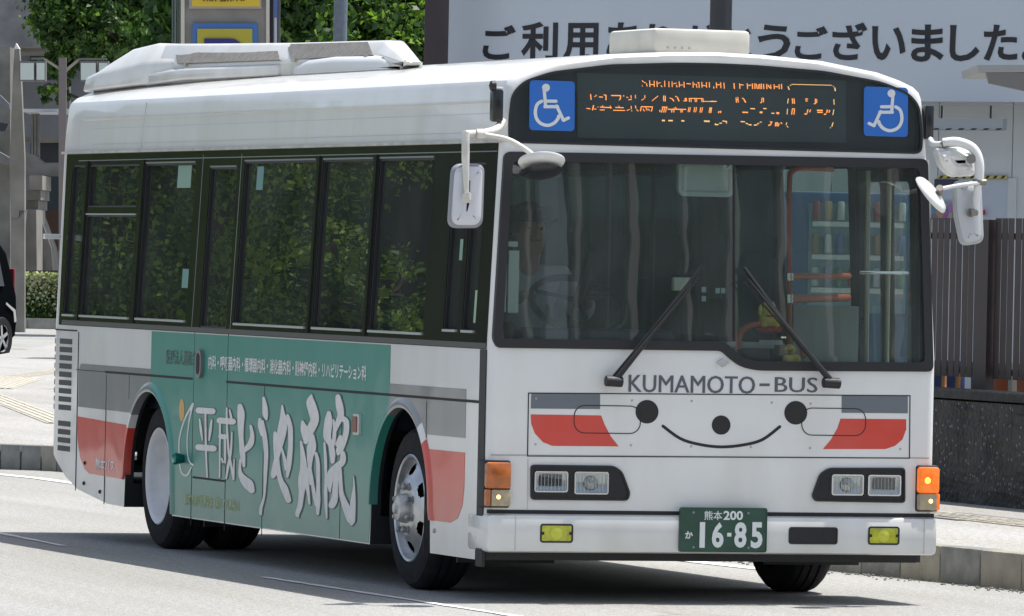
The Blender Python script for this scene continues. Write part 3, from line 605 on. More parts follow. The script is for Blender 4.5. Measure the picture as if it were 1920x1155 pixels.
for x0, x1, y0, y1 in ((1076, 1201, 759, 814), (1503, 1623, 764, 818)):
    a, b = Fr(x0, y0), Fr(x1, y1); q = rr(a[0], a[1], b[0], b[1], .055, 6); ff('panel_gap', [q, inset(q, .0042)], 0, .0026, SEAM)
a, b = Fr(1178, 735), Fr(1415, 706); text('lettering', 'KUMAMOTO', a[0], a[1], b[0], b[1], mfront, .002, GRYP, bus, 0)
text('lettering', 'KUMAMOTO', a[0]+.003, a[1], b[0]+.003, b[1], mfront, .0024, GRYP, bus, 0)
a, b = Fr(1452, 735), Fr(1532, 708); text('lettering', 'BUS', a[0]+.003, a[1], b[0]+.003, b[1], mfront, .0024, GRYP, bus, 0)
a, b = Fr(1452, 735), Fr(1532, 708); text('lettering', 'BUS', a[0], a[1], b[0], b[1], mfront, .002, GRYP, bus, 0)
ff('lettering', [fp((1424, 719), (1443, 719), (1443, 724), (1424, 724))], 0, .002, GRYP)
for px, py in ((1005, 747), (1185, 751), (1297, 752), (1447, 755), (1520, 757), (1183, 835), (1296, 837), (1408, 838), (1519, 840), (1004, 833), (1688, 842)):
    bm = bmesh.new(); x, z = Fr(px, py); lathe(bm, [(0, .006), (.004, .004), (.005, .0005)], (x, 0, z), 'y', 8, -1); build('rivet', bm, mat('rivet_grey', (.4, .4, .38), .5), bus)
q = fp((1342, 680), (1354, 672), (1366, 680), (1354, 688)); ff('washer_jet', [q], 0, .018, STEEL)
# headlamp clusters
def lampset(outline, lamps, side):
    out = rnd(fp(*outline), .02)
    h = ff('headlamp_panel', [out], 0, .006, GLOSSBLK); ff('headlamp_rim', [out, inset(out, .010)], .006, .012, BLACK, h)
    for k, (x0, y0, x1, y1) in enumerate(lamps):
        a, b = Fr(x0, y0), Fr(x1, y1); q = rr(a[0], a[1], b[0], b[1], .012)
        hl = ff('headlight', [q, inset(q, .007)], .006, .022, CHROME)
        kind = (k == 0) == (side < 0)
        cx, cz = (a[0]+b[0])/2, (a[1]+b[1])/2; hw, hh = (b[0]-a[0])/2-.008, (a[1]-b[1])/2-.008
        bm = bmesh.new(); n = 7; g = {}
        for i in range(n):
            for j in range(n):
                u = -1+2*i/(n-1); v = -1+2*j/(n-1); g[i, j] = bm.verts.new((cx+u*hw, -.007-.014*(u*u+v*v)*.5, cz+v*hh))
        for i in range(n-1):
            for j in range(n-1): bm.faces.new((g[i, j], g[i+1, j], g[i+1, j+1], g[i, j+1]))
        build('reflector', bm, mat('reflector_bowl', (.50, .52, .53), .28, 1), hl, True)
        bm = bmesh.new()
        if kind:   # squarer unit with a dark hood over a bright lower shell
            bx(bm, (cx, -.016, cz+hh*.2), (hw*1.5, .006, hh*1.3), bev=.002); build('lamp_hood', bm, mat('lamp_dark', (.05, .055, .06), .25, .6), hl)
        else:
            lathe(bm, [(0, .034), (.004, .030), (.006, .018), (.008, .001)], (cx, -.0165, cz), 'y', 20, -1); build('bulb_shield', bm, mat('lamp_grey', (.30, .32, .33), .15, .8), hl, True)
        ff('lens', [inset(q, .007)], .022, .024, CLEAR, hl)
lampset([(994, 871), (1150, 873), (1166, 884), (1181, 925), (1176, 939), (994, 937)], [(1000, 883), (1062, 923)] and [(1000, 883, 1062, 923), (1075, 884, 1138, 927)], -1)
lampset([(1696, 877), (1553, 877), (1536, 888), (1521, 930), (1527, 940), (1696, 943)], [(1557, 889, 1616, 929), (1625, 890, 1686, 930)], 1)
# fine vertical ribs on the lamp glasses
for x0, x1, y0, y1 in ((1002, 1060, 885, 921), (1077, 1136, 886, 925), (1559, 1614, 891, 927), (1627, 1684, 892, 928)):
    a, b = Fr(x0, y0), Fr(x1, y1); bm = bmesh.new()
    for k in range(9): x = a[0]+(b[0]-a[0])*(k+.5)/9; bx(bm, (x, -.0245, (a[1]+b[1])/2), (.0022, .002, (a[1]-b[1])*.86))
    o = build('lens_ribs', bm, mat('rib_grey', (.42, .44, .45), .2, .3), bus); o['kind'] = 'stuff'
# corner lamps
AMB = mat('amber_lens', (.50, .13, .015), .25, coat=.6, noise=.35, nscale=18); AMBL = mat('amber_lit', (.62, .13, .01), .25, coat=.6, emit=(1, .20, .0), estr=.42, noise=.5, nscale=30)
CLR = mat('clear_lens', (.42, .34, .22), .25, coat=.6, noise=.3, nscale=30)
for (x0, x1, sx, lit) in ((-.022, .115, 1, 0), (W-.10, W+.02, -1, 1)):
    z0, zm, z1 = .462, .545, .672
    base = box('corner_lamp', (x0, -.012, z0-.008), (x1, .10, z1+.008), BLACK, bus, .012)
    box('amber_lens', (x0+.004, -.046, zm), (x1-.008, .085, z1), AMBL if lit else AMB, base, .014)
    box('clear_lens', (x0+.03 if sx > 0 else x0+.006, -.042, z0), (x1-.008 if sx > 0 else x1-.02, .06, zm-.002), CLR, base, .010)
    box('amber_lens', ((x0+.004) if sx > 0 else (x1-.022), -.040, z0), ((x0+.028) if sx > 0 else (x1-.004), .08, zm-.001), AMBL if lit else AMB, base, .008)
    bm = bmesh.new(); lathe(bm, [(0, .011), (.004, .009), (.006, .001)], (x0+.065, -.0425, z0+.045), 'y', 14, -1)
    build('bulb', bm, mat('bulb_lit', (1, .7, .35), .4, emit=(1, .58, .20), estr=1.6), base)
    if lit:
        bm = bmesh.new(); lathe(bm, [(0, .015), (.003, .012), (.005, .001)], (x0+.045, -.0465, zm+.062), 'y', 14, -1); build('bulb', bm, mat('bulb_amber', (1, .5, .1), .4, emit=(1, .50, .04), estr=2.4), base)
# gap above the bumper, bumper with its lamps
ff('bumper_gap', [[(.0, .427), (W, .427), (W, .445), (0, .445)]], -.002, .003, SEAM)
bm = bmesh.new(); bx(bm, (W/2, .115, .334), (W+.02, .30, .183), bev=.024); bump = build('bumper', bm, WHITE, bus, True)
ff('under_bumper', [[(.04, .20), (W-.04, .20), (W-.04, .30), (.04, .30)]], -.16, -.12, BLACK)
BY = -.0352
def bf(x, z, w=0): return Vector((x, BY-w, z))
def Bp(px, py): p = ony(px, py, BY); return (p.x, p.z)
for px in (966, 1733): a = Bp(px, 966); sheet('panel_gap', [[(a[0], .25), (a[0]+.004, .25), (a[0]+.004, .42), (a[0], .42)]], bf, 0, .0012, MATS['faint_gap'], bump)
YEL = mat('yellow_lens', (.42, .44, .02), .2, coat=.7, noise=.5, nscale=26, emit=(.6, .6, .05), estr=.06)
for x0, y0, x1, y1 in ((1013, 982, 1074, 1018), (1628, 987, 1686, 1022)):
    a, b = Bp(x0, y0), Bp(x1, y1); q = rr(a[0], a[1], b[0], b[1], .014); f_ = sheet('fog_lamp', [q, inset(q, .008)], bf, -.02, .003, BLACK, bump)
    sheet('yellow_lens', [inset(q, .009)], bf, -.006, .0015, YEL, f_); cx = (a[0]+b[0])/2; cz = (a[1]+b[1])/2
    bm = bmesh.new(); lathe(bm, [(0, .030), (.003, .022), (.005, .001)], (cx, BY-.0016, cz), 'y', 18, -1); build('lens_centre', bm, mat('yellow_bright', (.55, .56, .03), .15, coat=.8), f_, True)
    for s in (-1, 1): bx_ = cx+s*((b[0]-a[0])/2-.012); sheet('clip', [rr(bx_-.008, cz-.007, bx_+.008, cz+.007, .003)], bf, 0, .004, BLACK, f_)
a, b = Bp(1479, 988), Bp(1570, 1021); q = rr(a[0], a[1], b[0], b[1], .014); sheet('tow_hatch', [q], bf, -.004, .0015, GLOSSBLK, bump); sheet('tow_hatch_rim', [q, inset(q, .006)], bf, .0016, .004, BLACK, bump)
# number plate
PY = -.050
def pf(x, z, w=0): return Vector((x, PY-w, z))
def Pp(px, py): p = ony(px, py, PY); return (p.x, p.z)
a, b = Pp(1275, 951), Pp(1437, 1036); PL = [a[0], b[1], b[0], a[1]]
q = rr(PL[0], PL[1], PL[2], PL[3], .012)
plate = sheet('number_plate', [q], pf, -.012, 0, mat('plate_green', (.025, .075, .05), .4, noise=.25, nscale=12), bus)
sheet('plate_rim', [q, inset(q, .004)], pf, 0, .003, MATS['plate_green'], plate)
PW = mat('plate_white', (.70, .74, .72), .45)
def ptext(s, x0, y0, x1, y1, bold): a, b = Pp(x0, y1), Pp(x1, y0); text('plate_lettering', s, a[0], a[1], b[0], b[1], pf, .0025, PW, plate, bold)
ptext('熊本', 1320, 958, 1354, 975, .008); ptext('200', 1356, 958, 1393, 975, .03); ptext('か', 1284, 996, 1299, 1010, .03)
ptext('1', 1311, 979, 1322, 1027, .05); ptext('6', 1334, 979, 1357, 1027, .035); ptext('8', 1376, 979, 1400, 1027, .035); ptext('5', 1407, 979, 1430, 1028, .035)
a, b = Pp(1363, 1006), Pp(1371, 999); sheet('plate_lettering', [[(a[0], a[1]), (b[0], a[1]), (b[0], b[1]), (a[0], b[1])]], pf, .002, .003, PW, plate)
for px, py in ((1300, 961), (1403, 962), (1300, 1026), (1403, 1027)):
    bm = bmesh.new(); x, z = Pp(px, py); lathe(bm, [(0, .007), (.004, .006), (.005, .001)], (x, PY, z), 'y', 10, -1); build('bolt', bm, mat('bolt_grey', (.22, .27, .25), .4, .5), plate)

# wipers: pivot, arm, link, blade
def wiper(piv, tip, b0, b1):
    Y = -.06
    f3 = lambda px, py, y=Y: ony(px, py, y)
    w_ = empty('wiper', (0, 0, 0)); w_.parent = bus
    tubes('pivot', [([f3(piv[0]-10, piv[1], -.002), f3(piv[0]-10, piv[1], -.05)], .018), ([f3(piv[0]-16, piv[1]), f3(piv[0]+14, piv[1]+2)], .026)], BLACK, w_)
    tubes('wiper_arm', [([f3(*piv), f3((piv[0]*.72+tip[0]*.28), (piv[1]*.72+tip[1]*.28), Y-.01), f3(*tip, Y)], [.017, .013, .005]), ([f3(piv[0]-6, piv[1]-5), f3(tip[0]-9, tip[1]+4)], .0045)], BLACK, w_)
    tubes('wiper_blade', [([f3(*b0, -.03), f3(*b1, -.03)], .010), ([f3(b0[0], b0[1], -.045), f3(b1[0], b1[1], -.045)], .005)], BLACK, w_)
wiper((1152, 714), (1310, 520), (1316, 500), (1208, 640)); wiper((1560, 717), (1404, 525), (1395, 502), (1500, 645))

# ================================================================== WHEELS
def wheel(cy, side, front):
    x = (.045 if front else .06) if side < 0 else W-.10; s = 1 if side < 0 else -1
    tw = .245
    wh = empty('wheel', (0, cy*.08, 0)); wh.scale.y = .92; wh.parent = bus
    r = .402
    bm = bmesh.new()
    prof = [(.03, .262), (.0, .275), (-.004+.004, .33), (.012, .375), (.03, .392), (.05, .400), (.075, r), (.078, .393), (.086, .393), (.089, r), (.12, r), (.123, .393), (.131, .393), (.134, r), (.165, r), (.168, .393), (.176, .393), (.179, r), (.20, .4), (.22, .388), (tw, .36), (tw, .28)]
    lathe(bm, [(a, q) for a, q in prof], (x, cy, .40), 'x', 56, s); t = build('tyre', bm, TYRE, wh, True, 30)
    if not front:
        bm = bmesh.new(); lathe(bm, prof, (x+s*.29, cy, .40), 'x', 48, s); build('tyre', bm, TYRE, wh, True, 30)
    bm = bmesh.new()
    if front:
        pr = [(.03, .262), (.004, .268), (.000, .262), (.006, .252), (.03, .246), (.045, .238), (.040, .228)]+[(.040-.052*((.228-q)/.09)**.8, q) for q in (.22, .212, .204, .196, .188, .180, .172, .164, .156, .148)]+[(-.014, .138), (-.016, .125), (-.016, .06)]
    else:
        pr = [(.03, .262), (.004, .268), (.000, .262), (.006, .254), (.03, .248), (.10, .243), (.13, .225), (.135, .17), (.125, .14), (.125, .02)]
    n = 96 if front else 48
    rg = lathe(bm, pr, (x, cy, .40), 'x', n, s)
    if not front: bm.faces.new(rg[-1])
    if front:   # hand holes
        kill = []
        for f in bm.faces:
            c = f.calc_center_median(); rad = math.hypot(c.y-cy, c.z-.40); an = math.degrees(math.atan2(c.z-.40, c.y-cy)) % 60
            if ((rad-.190)/.027)**2+(R(an-30)*rad/.036)**2 < 1: kill.append(f)
        bmesh.ops.delete(bm, geom=kill, context='FACES')
    build('rim', bm, STEEL if front else mat('rim_painted', (.74, .74, .75), .5, .08, noise=.15, nscale=10), wh, True, 40)
    if front: bm = bmesh.new(); lathe(bm, [(.13, .25), (.13, .01)], (x, cy, .40), 'x', 24, s); build('brake_drum', bm, DARK, wh)
    bm = bmesh.new()
    if front:
        lathe(bm, [(-.016, .075), (-.045, .070), (-.062, .060), (-.068, .03), (-.080, .024), (-.084, .001)], (x, cy, .40), 'x', 24, s)
        build('hub', bm, mat('hub_metal', (.60, .60, .58), .45, .45, noise=.4, nscale=20), wh, True, 35)
        for k in range(8):
            a = R(45*k+22); yy, z = cy+.115*math.cos(a), .40+.115*math.sin(a); bm = bmesh.new()
            lathe(bm, [(-.014, .022), (-.022, .022), (-.024, .016), (-.044, .016), (-.052, .010), (-.054, .001)], (x, yy, z), 'x', 6, s)
            build('wheel_nut', bm, mat('nut_metal', (.42, .42, .41), .45, .6, noise=.4, nscale=40), wh, False)
    else:
        lathe(bm, [(.155, .09), (.10, .085), (.09, .07), (.09, .01)], (x, cy, .40), 'x', 20, s); build('hub', bm, MATS['rim_painted'], wh, True)
wheel(1.31, -1, True); wheel(1.31, 1, True); wheel(5.77, -1, False); wheel(5.77, 1, False)
bm = bmesh.new(); bx(bm, (.35, .72, .26), (.5, .015, .2)); bx(bm, (W-.35, .72, .26), (.5, .015, .2)); bx(bm, (.40, 5.08, .25), (.55, .015, .2)); build('mud_flap', bm, BLACK, bus)

# ================================================================== MIRRORS
MW = mat('mirror_white', (.72, .72, .70), .3, coat=.5, noise=.1, nscale=9); MG = mat('mirror_grey_back', (.40, .42, .44), .45, noise=.12, nscale=12)
ARM = mat('arm_cream', (.66, .64, .58), .38, coat=.3, noise=.2, nscale=14)
def o3(px, py, y): return ony(px, py, y)
def disc(name, cpx, cy_, ydep, rx, tilt, m, parent, th=.03, sq=1):
    """round dish mirror seen from behind"""
    bm = bmesh.new(); prof = [(0, .001), (.0, rx*.3), (.004, rx*.62), (.012, rx*.86), (.02, rx*.95), (.03, rx), (.036, rx*.99), (.034, rx*.9), (.034, .001)]
    lathe(bm, prof, (0, 0, 0), 'y', 40, 1); c = o3(cpx, cy_, ydep)
    o = build(name, bm, m, parent, True, 50); o.location = c; (setattr(o, 'rotation_euler', tilt) if len(tilt) == 3 else setattr(o, 'rotation_euler', Matrix.Rotation(tilt[0], 3, Vector((1, 0, -1))).to_euler())); return o
def slab(name, pxpoly, y, th, m, parent, r=.03, yaw=0, bulge=.02):
    P = [o3(*p, y) for p in pxpoly]; c = sum(P, Vector())/len(P); q = rnd([(p.x-c.x, p.z-c.z) for p in P], r, 6)
    bm = bmesh.new(); rings = []
    for k, (ins, dy) in enumerate([(0.012, th), (0.0, th*.8), (0, th*.25), (.006, 0), (.02, -.006), (.045, -.006-bulge*.5), (.065, -.006-bulge*.3)]):
        rings.append([bm.verts.new((x, dy, z)) for x, z in inset(q, ins)])
    n = len(q)
    for a, b in zip(rings, rings[1:]):
        for i in range(n): bm.faces.new((a[i], a[(i+1) % n], b[(i+1) % n], b[i]))
    bm.faces.new(rings[0]); bm.faces.new(rings[-1])
    o = build(name, bm, m, parent, True, 40); o.location = c; o.rotation_euler.z = yaw; return o
# image-left side
ml = empty('mirror_set', (0, 0, 0)); ml.parent = bus
a = o3(944, 232, .02)
tubes('mirror_arm', [(smoothpath([o3(942, 228, .03), o3(930, 243, -.04), o3(903, 250, -.10), o3(872, 252, -.14)], 5), .021), ([o3(873, 248, -.14), o3(873, 300, -.15), o3(875, 370, -.16)], [.021, .020, .012]),
                     (smoothpath([o3(900, 252, -.11), o3(950, 261, -.16), o3(985, 280, -.22), o3(1011, 300, -.26)], 4), .013)], ARM, ml)
tubes('clamp', [([o3(900, 240, -.12), o3(900, 262, -.12)], .012), ([o3(893, 251, -.135), o3(908, 252, -.135)], .024)], ARM, ml)
slab('side_mirror', [(849, 307), (910, 306), (906, 428), (841, 428)], -.11, .035, mat('mirror_edge', (.26, .27, .29), .4), ml, .05, bulge=.0)
slab('mirror_back', [(854, 313), (906, 312), (902, 422), (847, 422)], -.125, .02, mat('mirror_pale_back', (.62, .63, .67), .4, coat=.3), ml, .045, bulge=.012)
tubes('ball_joint', [([o3(876, 370, -.175), o3(876, 370, -.13)], .028), ([o3(876, 362, -.18), o3(876, 374, -.18)], .018)], ARM, ml, 12)
disc('round_mirror', 1016, 314, -.26, .112, (R(68), R(4), R(0)), MW, ml); tubes('ball_joint', [([o3(1011, 296, -.27), o3(1011, 311, -.27)], .018)], ARM, ml, 10)
bm = bmesh.new()
dc = o3(1012, 334, -.2); lathe(bm, [(0, .105), (.01, .09), (.02, .06), (.024, .001)], (0, 0, 0), 'z', 24, -1)
o = build('mirror_glass', bm, GLOSSBLK, ml, True); o.location = o3(1014, 322, -.235); o.rotation_euler = (R(-20), 0, 0)
# marker box on the corner
g = box('marker_box', (0, 0, 0), (.055, .06, .155), GLOSSBLK, bus, .012); g.location = ony(925, 229, -.02)
g.location = Vector((ony(924, 228, -.03).x, -.03, ony(924, 228, -.03).z)); 
box('marker_cap', (.012, .01, .154), (.052, .055, .166), MW, g, .004)
bm = bmesh.new(); lathe(bm, [(0, .001), (0, .026), (.02, .024), (.03, .001)], (0, 0, 0), 'x', 14, -1); o = build('camera_pod', bm, BLACK, bus, True); o.location = ony(928, 161, -.01); 
# image-right side
mr_ = empty('mirror_set', (0, 0, 0)); mr_.parent = bus
box('marker_box', (W-.075, .03, 2.265), (W-.03, .09, 2.43), GLOSSBLK, bus, .008)
tubes('mirror_arm', [(smoothpath([o3(1742, 258, .05), o3(1750, 270, 0), o3(1770, 270, -.05)], 4), .016), (smoothpath([o3(1768, 268, -.05), o3(1795, 266, -.08), o3(1824, 278, -.12), o3(1836, 305, -.14), o3(1835, 345, -.14)], 5), .0235), ([o3(1834, 340, -.14), o3(1831, 375, -.14), o3(1828, 398, -.14)], [.021, .019, .012]),
                     ([o3(1844, 342, -.15), o3(1800, 347, -.18), o3(1758, 355, -.22)], .010)], MW, mr_)
tubes('clamp', [([o3(1768, 264, -.055), o3(1775, 276, -.055)], .018), ([o3(1826, 342, -.15), o3(1848, 342, -.15)], .017)], mat('clamp_grey', (.22, .21, .19), .5, .5), mr_)
slab('convex_mirror', [(1754, 277), (1830, 274), (1831, 330), (1784, 332), (1764, 312)], -.06, .06, MW, mr_, .03, bulge=.05)
slab('side_mirror', [(1789, 338), (1841, 341), (1846, 455), (1803, 462), (1790, 400)], -.08, .03, MG, mr_, .04, bulge=.01)
slab('mirror_back', [(1794, 344), (1837, 346), (1841, 450), (1808, 456), (1796, 400)], -.095, .02, mat('mirror_back_grey', (.48, .5, .52), .4, coat=.3), mr_, .035, bulge=.01)
tubes('ball_joint', [([o3(1821, 298, -.14), o3(1821, 298, -.08)], .024)], MATS['clamp_grey'], mr_, 10); tubes('ball_joint', [([o3(1820, 399, -.15), o3(1820, 399, -.1)], .022), ([o3(1819, 399, -.16), o3(1831, 399, -.15)], .015)], MATS['clamp_grey'], mr_, 10)
disc('round_mirror', 1754, 358, -.24, .108, (R(-62),), MW, mr_); tubes('ball_joint', [([o3(1762, 352, -.27), o3(1762, 362, -.235)], .018)], MATS['clamp_grey'], mr_, 10)
g = ff('door_edge_seal', [fp((1736, 300), (1742, 300), (1748, 700), (1743, 700))], -.004, .002, WHITE)

# ================================================================== ROOF UNITS
def podloft(name, secs, m, parent=bus):
    """secs: list of (y, half widths bottom/shoulder/top, z bottom/shoulder/top), centred at W/2"""
    bm = bmesh.new(); rings = []
    for y, cx, wb, ws, wt, zb_, zs, zt_ in secs:
        rings.append([bm.verts.new((cx+x, y, z)) for x, z in ((-wb, zb_), (-ws, zs), (-wt, zt_), (wt, zt_), (ws, zs), (wb, zb_))])
    for a, b in zip(rings, rings[1:]):
        for i in range(5): bm.faces.new((a[i], a[i+1], b[i+1], b[i]))
        bm.faces.new((a[5], a[0], b[0], b[5]))
    bm.faces.new(rings[0]); bm.faces.new(rings[-1])
    bmesh.ops.recalc_face_normals(bm, faces=bm.faces[:])
    bmesh.ops.bevel(bm, geom=[e for e in bm.edges if e.calc_face_angle(0) > R(12)], offset=.018, segments=3, profile=.5, affect='EDGES')
    return build(name, bm, m, parent, True, 50)
PODW = paint('roof_unit_white', (.78, .775, .75), (.72, .71, .67), rough=.35, seed=11)
cx = W/2
SEC = [(2.55, .43, .05, .05, .035, 2.62, 2.63, 2.645), (3.30, .57, .11, .11, .055, 2.61, 2.685, 2.768), (4.85, .58, .14, .14, .08, 2.60, 2.69, 2.788), (6.2, .52, .19, .18, .12, 2.59, 2.695, 2.81), (6.75, .50, .22, .21, .16, 2.585, 2.695, 2.82)]
unit = podloft('cooling_unit', [(6.5, .84, .54, .53, .44, 2.59, 2.71, 2.80), (6.95, .85, .60, .58, .50, 2.585, 2.71, 2.828), (7.28, .85, .65, .62, .55, 2.575, 2.685, 2.80), (7.6, .85, .68, .66, .60, 2.565, 2.665, 2.715), (7.80, .85, .70, .68, .60, 2.555, 2.64, 2.665)], PODW)
podloft('cooling_unit_arm', SEC, PODW, unit)
GRM = mat('grille_mesh', (.20, .19, .175), .7, noise=.3, nscale=25, bump=.15, bscale=90)
def lerp_sec(y):
    for a, b in zip(SEC, SEC[1:]):
        if a[0] <= y <= b[0]: t = (y-a[0])/(b[0]-a[0]); return [a[i]+(b[i]-a[i])*t for i in range(8)]
for y0, y1 in ((3.40, 4.78), (4.95, 6.5)):
    bm = bmesh.new(); rg = []
    for k in range(9):
        y = y0+(y1-y0)*k/8; q = lerp_sec(y); sh = .22*1.0
        lo = Vector((q[1]-q[3]-.004, y-.10, q[6]+.004)); hi = Vector((q[1]-q[4]-.004, y+.16, q[7]-.004))
        rg.append([bm.verts.new(lo+(hi-lo)*t) for t in (0, .35, .7, 1)]+[bm.verts.new(lo+(hi-lo)*t+Vector((.012, 0, -.004))) for t in (1, 0)])
    for a, b in zip(rg, rg[1:]):
        for i in range(6): bm.faces.new((a[i], a[(i+1) % 6], b[(i+1) % 6], b[i]))
    bm.faces.new(rg[0]); bm.faces.new(rg[-1]); build('grille', bm, GRM, unit, True)
podloft('unit_fairing', [(4.86, .55, .13, .13, .09, 2.605, 2.668, 2.676), (6.3, .50, .21, .20, .12, 2.60, 2.67, 2.68), (6.9, .47, .21, .20, .1, 2.58, 2.66, 2.67)], PODW, unit)
podloft('duct_cover', [(2.72, .47, .05, .05, .03, 2.60, 2.62, 2.63), (3.1, .50, .09, .08, .04, 2.60, 2.66, 2.685), (3.9, .50, .09, .08, .04, 2.60, 2.675, 2.70), (4.35, .50, .09, .08, .04, 2.60, 2.67, 2.695), (4.6, .50, .08, .07, .04, 2.60, 2.65, 2.67)], mat('duct_grey_white', (.62, .63, .63), .4, coat=.2), unit)
for y in (6.3, 4.62, 3.4): q = lerp_sec(y); box('latch', (q[1]-q[3]-.012, y-.03, q[6]-.012), (q[1]-q[3]+.02, y+.03, q[6]+.012), mat('latch_grey', (.4, .38, .33), .6), unit)
bm = bmesh.new(); bx(bm, (1.16, .63, 2.71), (.50, .66, .125), bev=.022); bx(bm, (1.16, .63, 2.645), (.44, .6, .03))
rp_ = build('roof_vent_box', bm, mat('vent_box_cream', (.62, .60, .53), .45, noise=.12, nscale=7), bus, True)
for k in range(4):
    bm = bmesh.new(); lathe(bm, [(0, .007), (.003, .005), (.004, .001)], (.98+.037*k*1.0, .30, 2.68), 'y', 8, -1); build('rivet', bm, MATS['latch_grey'], rp_)

# ================================================================== INSIDE THE BUS
INM = mat('seat_blue_cloth', (.03, .045, .09), .8, noise=.4, nscale=8)
ORG = mat('orange_handrail', (.42, .085, .03), .45)
def seat(x, y, z):
    bm = bmesh.new(); bx(bm, (x, y, z+.42), (.42, .42, .12), bev=.04); bx(bm, (x, y+.22, z+.78), (.42, .10, .72), bev=.045); bx(bm, (x, y, z+.18), (.06, .3, .36))
    return build('passenger_seat', bm, INM, bus, True)
for y in (2.0, 2.8, 3.6, 4.4, 5.3, 6.1, 6.9):
    seat(.34, y, .40)
    if y > 4: seat(W-.34, y, .40)
bm = bmesh.new(); bx(bm, (.72, 1.45, .86), (.46, .46, .14), bev=.05); bx(bm, (.72, 1.70, 1.24), (.44, .14, .72), bev=.05); bx(bm, (.72, 1.72, 1.67), (.24, .10, .18), bev=.04); bx(bm, (.72, 1.45, .58), (.3, .3, .5)); build('driver_seat', bm, mat('seat_dark', (.02, .022, .028), .7), bus, True)
# dashboard, steering wheel
bm = bmesh.new(); bx(bm, (.72, .36, 1.02), (1.18, .40, .44), bev=.06); bx(bm, (.72, .55, 1.26), (.8, .18, .10), bev=.04); build('dashboard', bm, mat('dash_grey', (.045, .05, .058), .55, noise=.2), bus, True)
bm = bmesh.new(); n = 40
C0 = Vector((.76, .90, 1.42)); e1 = Vector((1, 0, 0)); e2 = Vector((0, .82, .57)); e3 = e1.cross(e2)
tube(bm, [C0+(e1*math.cos(2*math.pi*k/n)+e2*math.sin(2*math.pi*k/n))*.235 for k in range(n+1)], .017, 8, False)
for a in (0, 120, 240): tube(bm, [C0+e3*.03, C0+(e1*math.cos(R(a+30))+e2*math.sin(R(a+30)))*.23], .012, 6)
tube(bm, [C0, C0+e3*.34], .03, 8); build('steering_wheel', bm, BLACK, bus, True)
# partitions, rails, fare machine
tubes('handrail', [(smoothpath([ony(1478, 690, .55), ony(1480, 560, .55), ony(1480, 350, .55), ony(1486, 322, .56), ony(1505, 315, .58), ony(1560, 318, .8)], 4), .014), ([ony(1480, 518, .55), ony(1592, 518, .85)], .016), ([ony(1482, 560, .55), ony(1590, 558, .85)], .020)], ORG, bus)
tubes('rail_collar', [([ony(1480, 512, .55), ony(1480, 526, .55)], .021), ([ony(1480, 552, .55), ony(1480, 568, .55)], .021)], CHROME, bus)
tubes('handrail', [(smoothpath([ony(1384, 655, .35), ony(1388, 625, .36), ony(1408, 610, .38), ony(1450, 608, .40), ony(1478, 616, .42), ony(1500, 645, .44), ony(1508, 670, .45)], 4), .016)], ORG, bus)
a, b = ony(1488, 572, .8), ony(1611, 572, .8); box('low_partition', (a.x, .80, .40), (b.x, .84, a.z), mat('partition_grey', (.30, .34, .31), .6, noise=.15), bus)
bm = bmesh.new(); bx(bm, (1.46, .52, .92), (.30, .34, .44), bev=.03); bx(bm, (1.46, .50, 1.19), (.24, .26, .14), bev=.03); build('fare_box', bm, mat('fare_box_dark', (.03, .032, .035), .4), bus, True)
bm = bmesh.new(); bx(bm, (1.46, .42, 1.245), (.26, .14, .03), bev=.008); build('fare_tray', bm, mat('tray_pale', (.34, .36, .35), .5), bus, True)
a, b = ony(1424, 646, .34), ony(1468, 638, .34); multi('fare_label', [[(a.x, a.z), (b.x, a.z), (b.x, b.z), (a.x, b.z)]], lambda u, v, w_: Vector((u, .345-w_, v)), 0, mat('label_grey', (.4, .42, .42), .5), bus)
# yellowish pole pair of the entrance door and its leaves
tubes('door_pole', [([ony(1628, 320, .35), ony(1624, 690, .35)], .013), ([ony(1668, 318, .42), ony(1662, 692, .42)], .013)], mat('pole_brass', (.38, .36, .27), .35, .4), bus)
tubes('door_pull', [([ony(1612, 511, .33), ony(1702, 512, .40)], .008)], CHROME, bus)
for y0, y1 in ((.17, .52), (.55, .89)):
    d_ = sheet('door_leaf', [[(y0, .36), (y1, .36), (y1, 2.14), (y0, 2.14)], rr(y0+.035, .5, y1-.035, 2.06, .04, 4)], mright, -.04, -.005, FRAME, bus)
    sheet('door_glass', [rr(y0+.035, .5, y1-.035, 2.06, .04, 4)], mright, -.024, -.018, glass('door_glass', (.88, .92, .90), .7), d_)
# mirror, papers, notices inside the windscreen
bm = bmesh.new()
a, b = ony(1272, 297, .14), ony(1375, 370, .14)
q = rr(a.x, a.z, b.x, b.z, .035, 6)
sheet('inside_mirror', [q], lambda u, v, w_: Vector((u, .14-w_, v)), -.02, .01, mat('mirror_pale_green', (.42, .47, .43), .5), bus)
sheet('inside_mirror_rim', [inset(q, .02), inset(q, .03)], lambda u, v, w_: Vector((u, .13-w_, v)), 0, .004, mat('mirror_rim', (.30, .34, .31), .5), bus)
a, b = ony(1357, 317, .075), ony(1371, 301, .075); sheet('round_sticker', [[(a.x, a.z), (b.x, a.z), (b.x, b.z), (a.x, b.z)]], lambda u, v, w_: Vector((u, .075-w_, v)), 0, .002, mat('sticker_pale', (.5, .6, .6), .5), bus)
a, b = ony(1361, 315, .07), ony(1368, 305, .07); text('lettering', '9', a.x, a.z, b.x, b.z, lambda u, v, w_: Vector((u, .072-w_, v)), 0, INK, bus, .02)
for (x0, y0, x1, y1, yy) in ((937, 462, 951, 585, .10), (952, 470, 974, 586, .13), (944, 453, 971, 462, .12)):
    a, b = ony(x0, y1, yy), ony(x1, y0, yy); box('clipboard', (a.x, yy, a.z), (b.x, yy+.012, b.z), mat('paper_green_white', (.50, .56, .52), .6), bus)
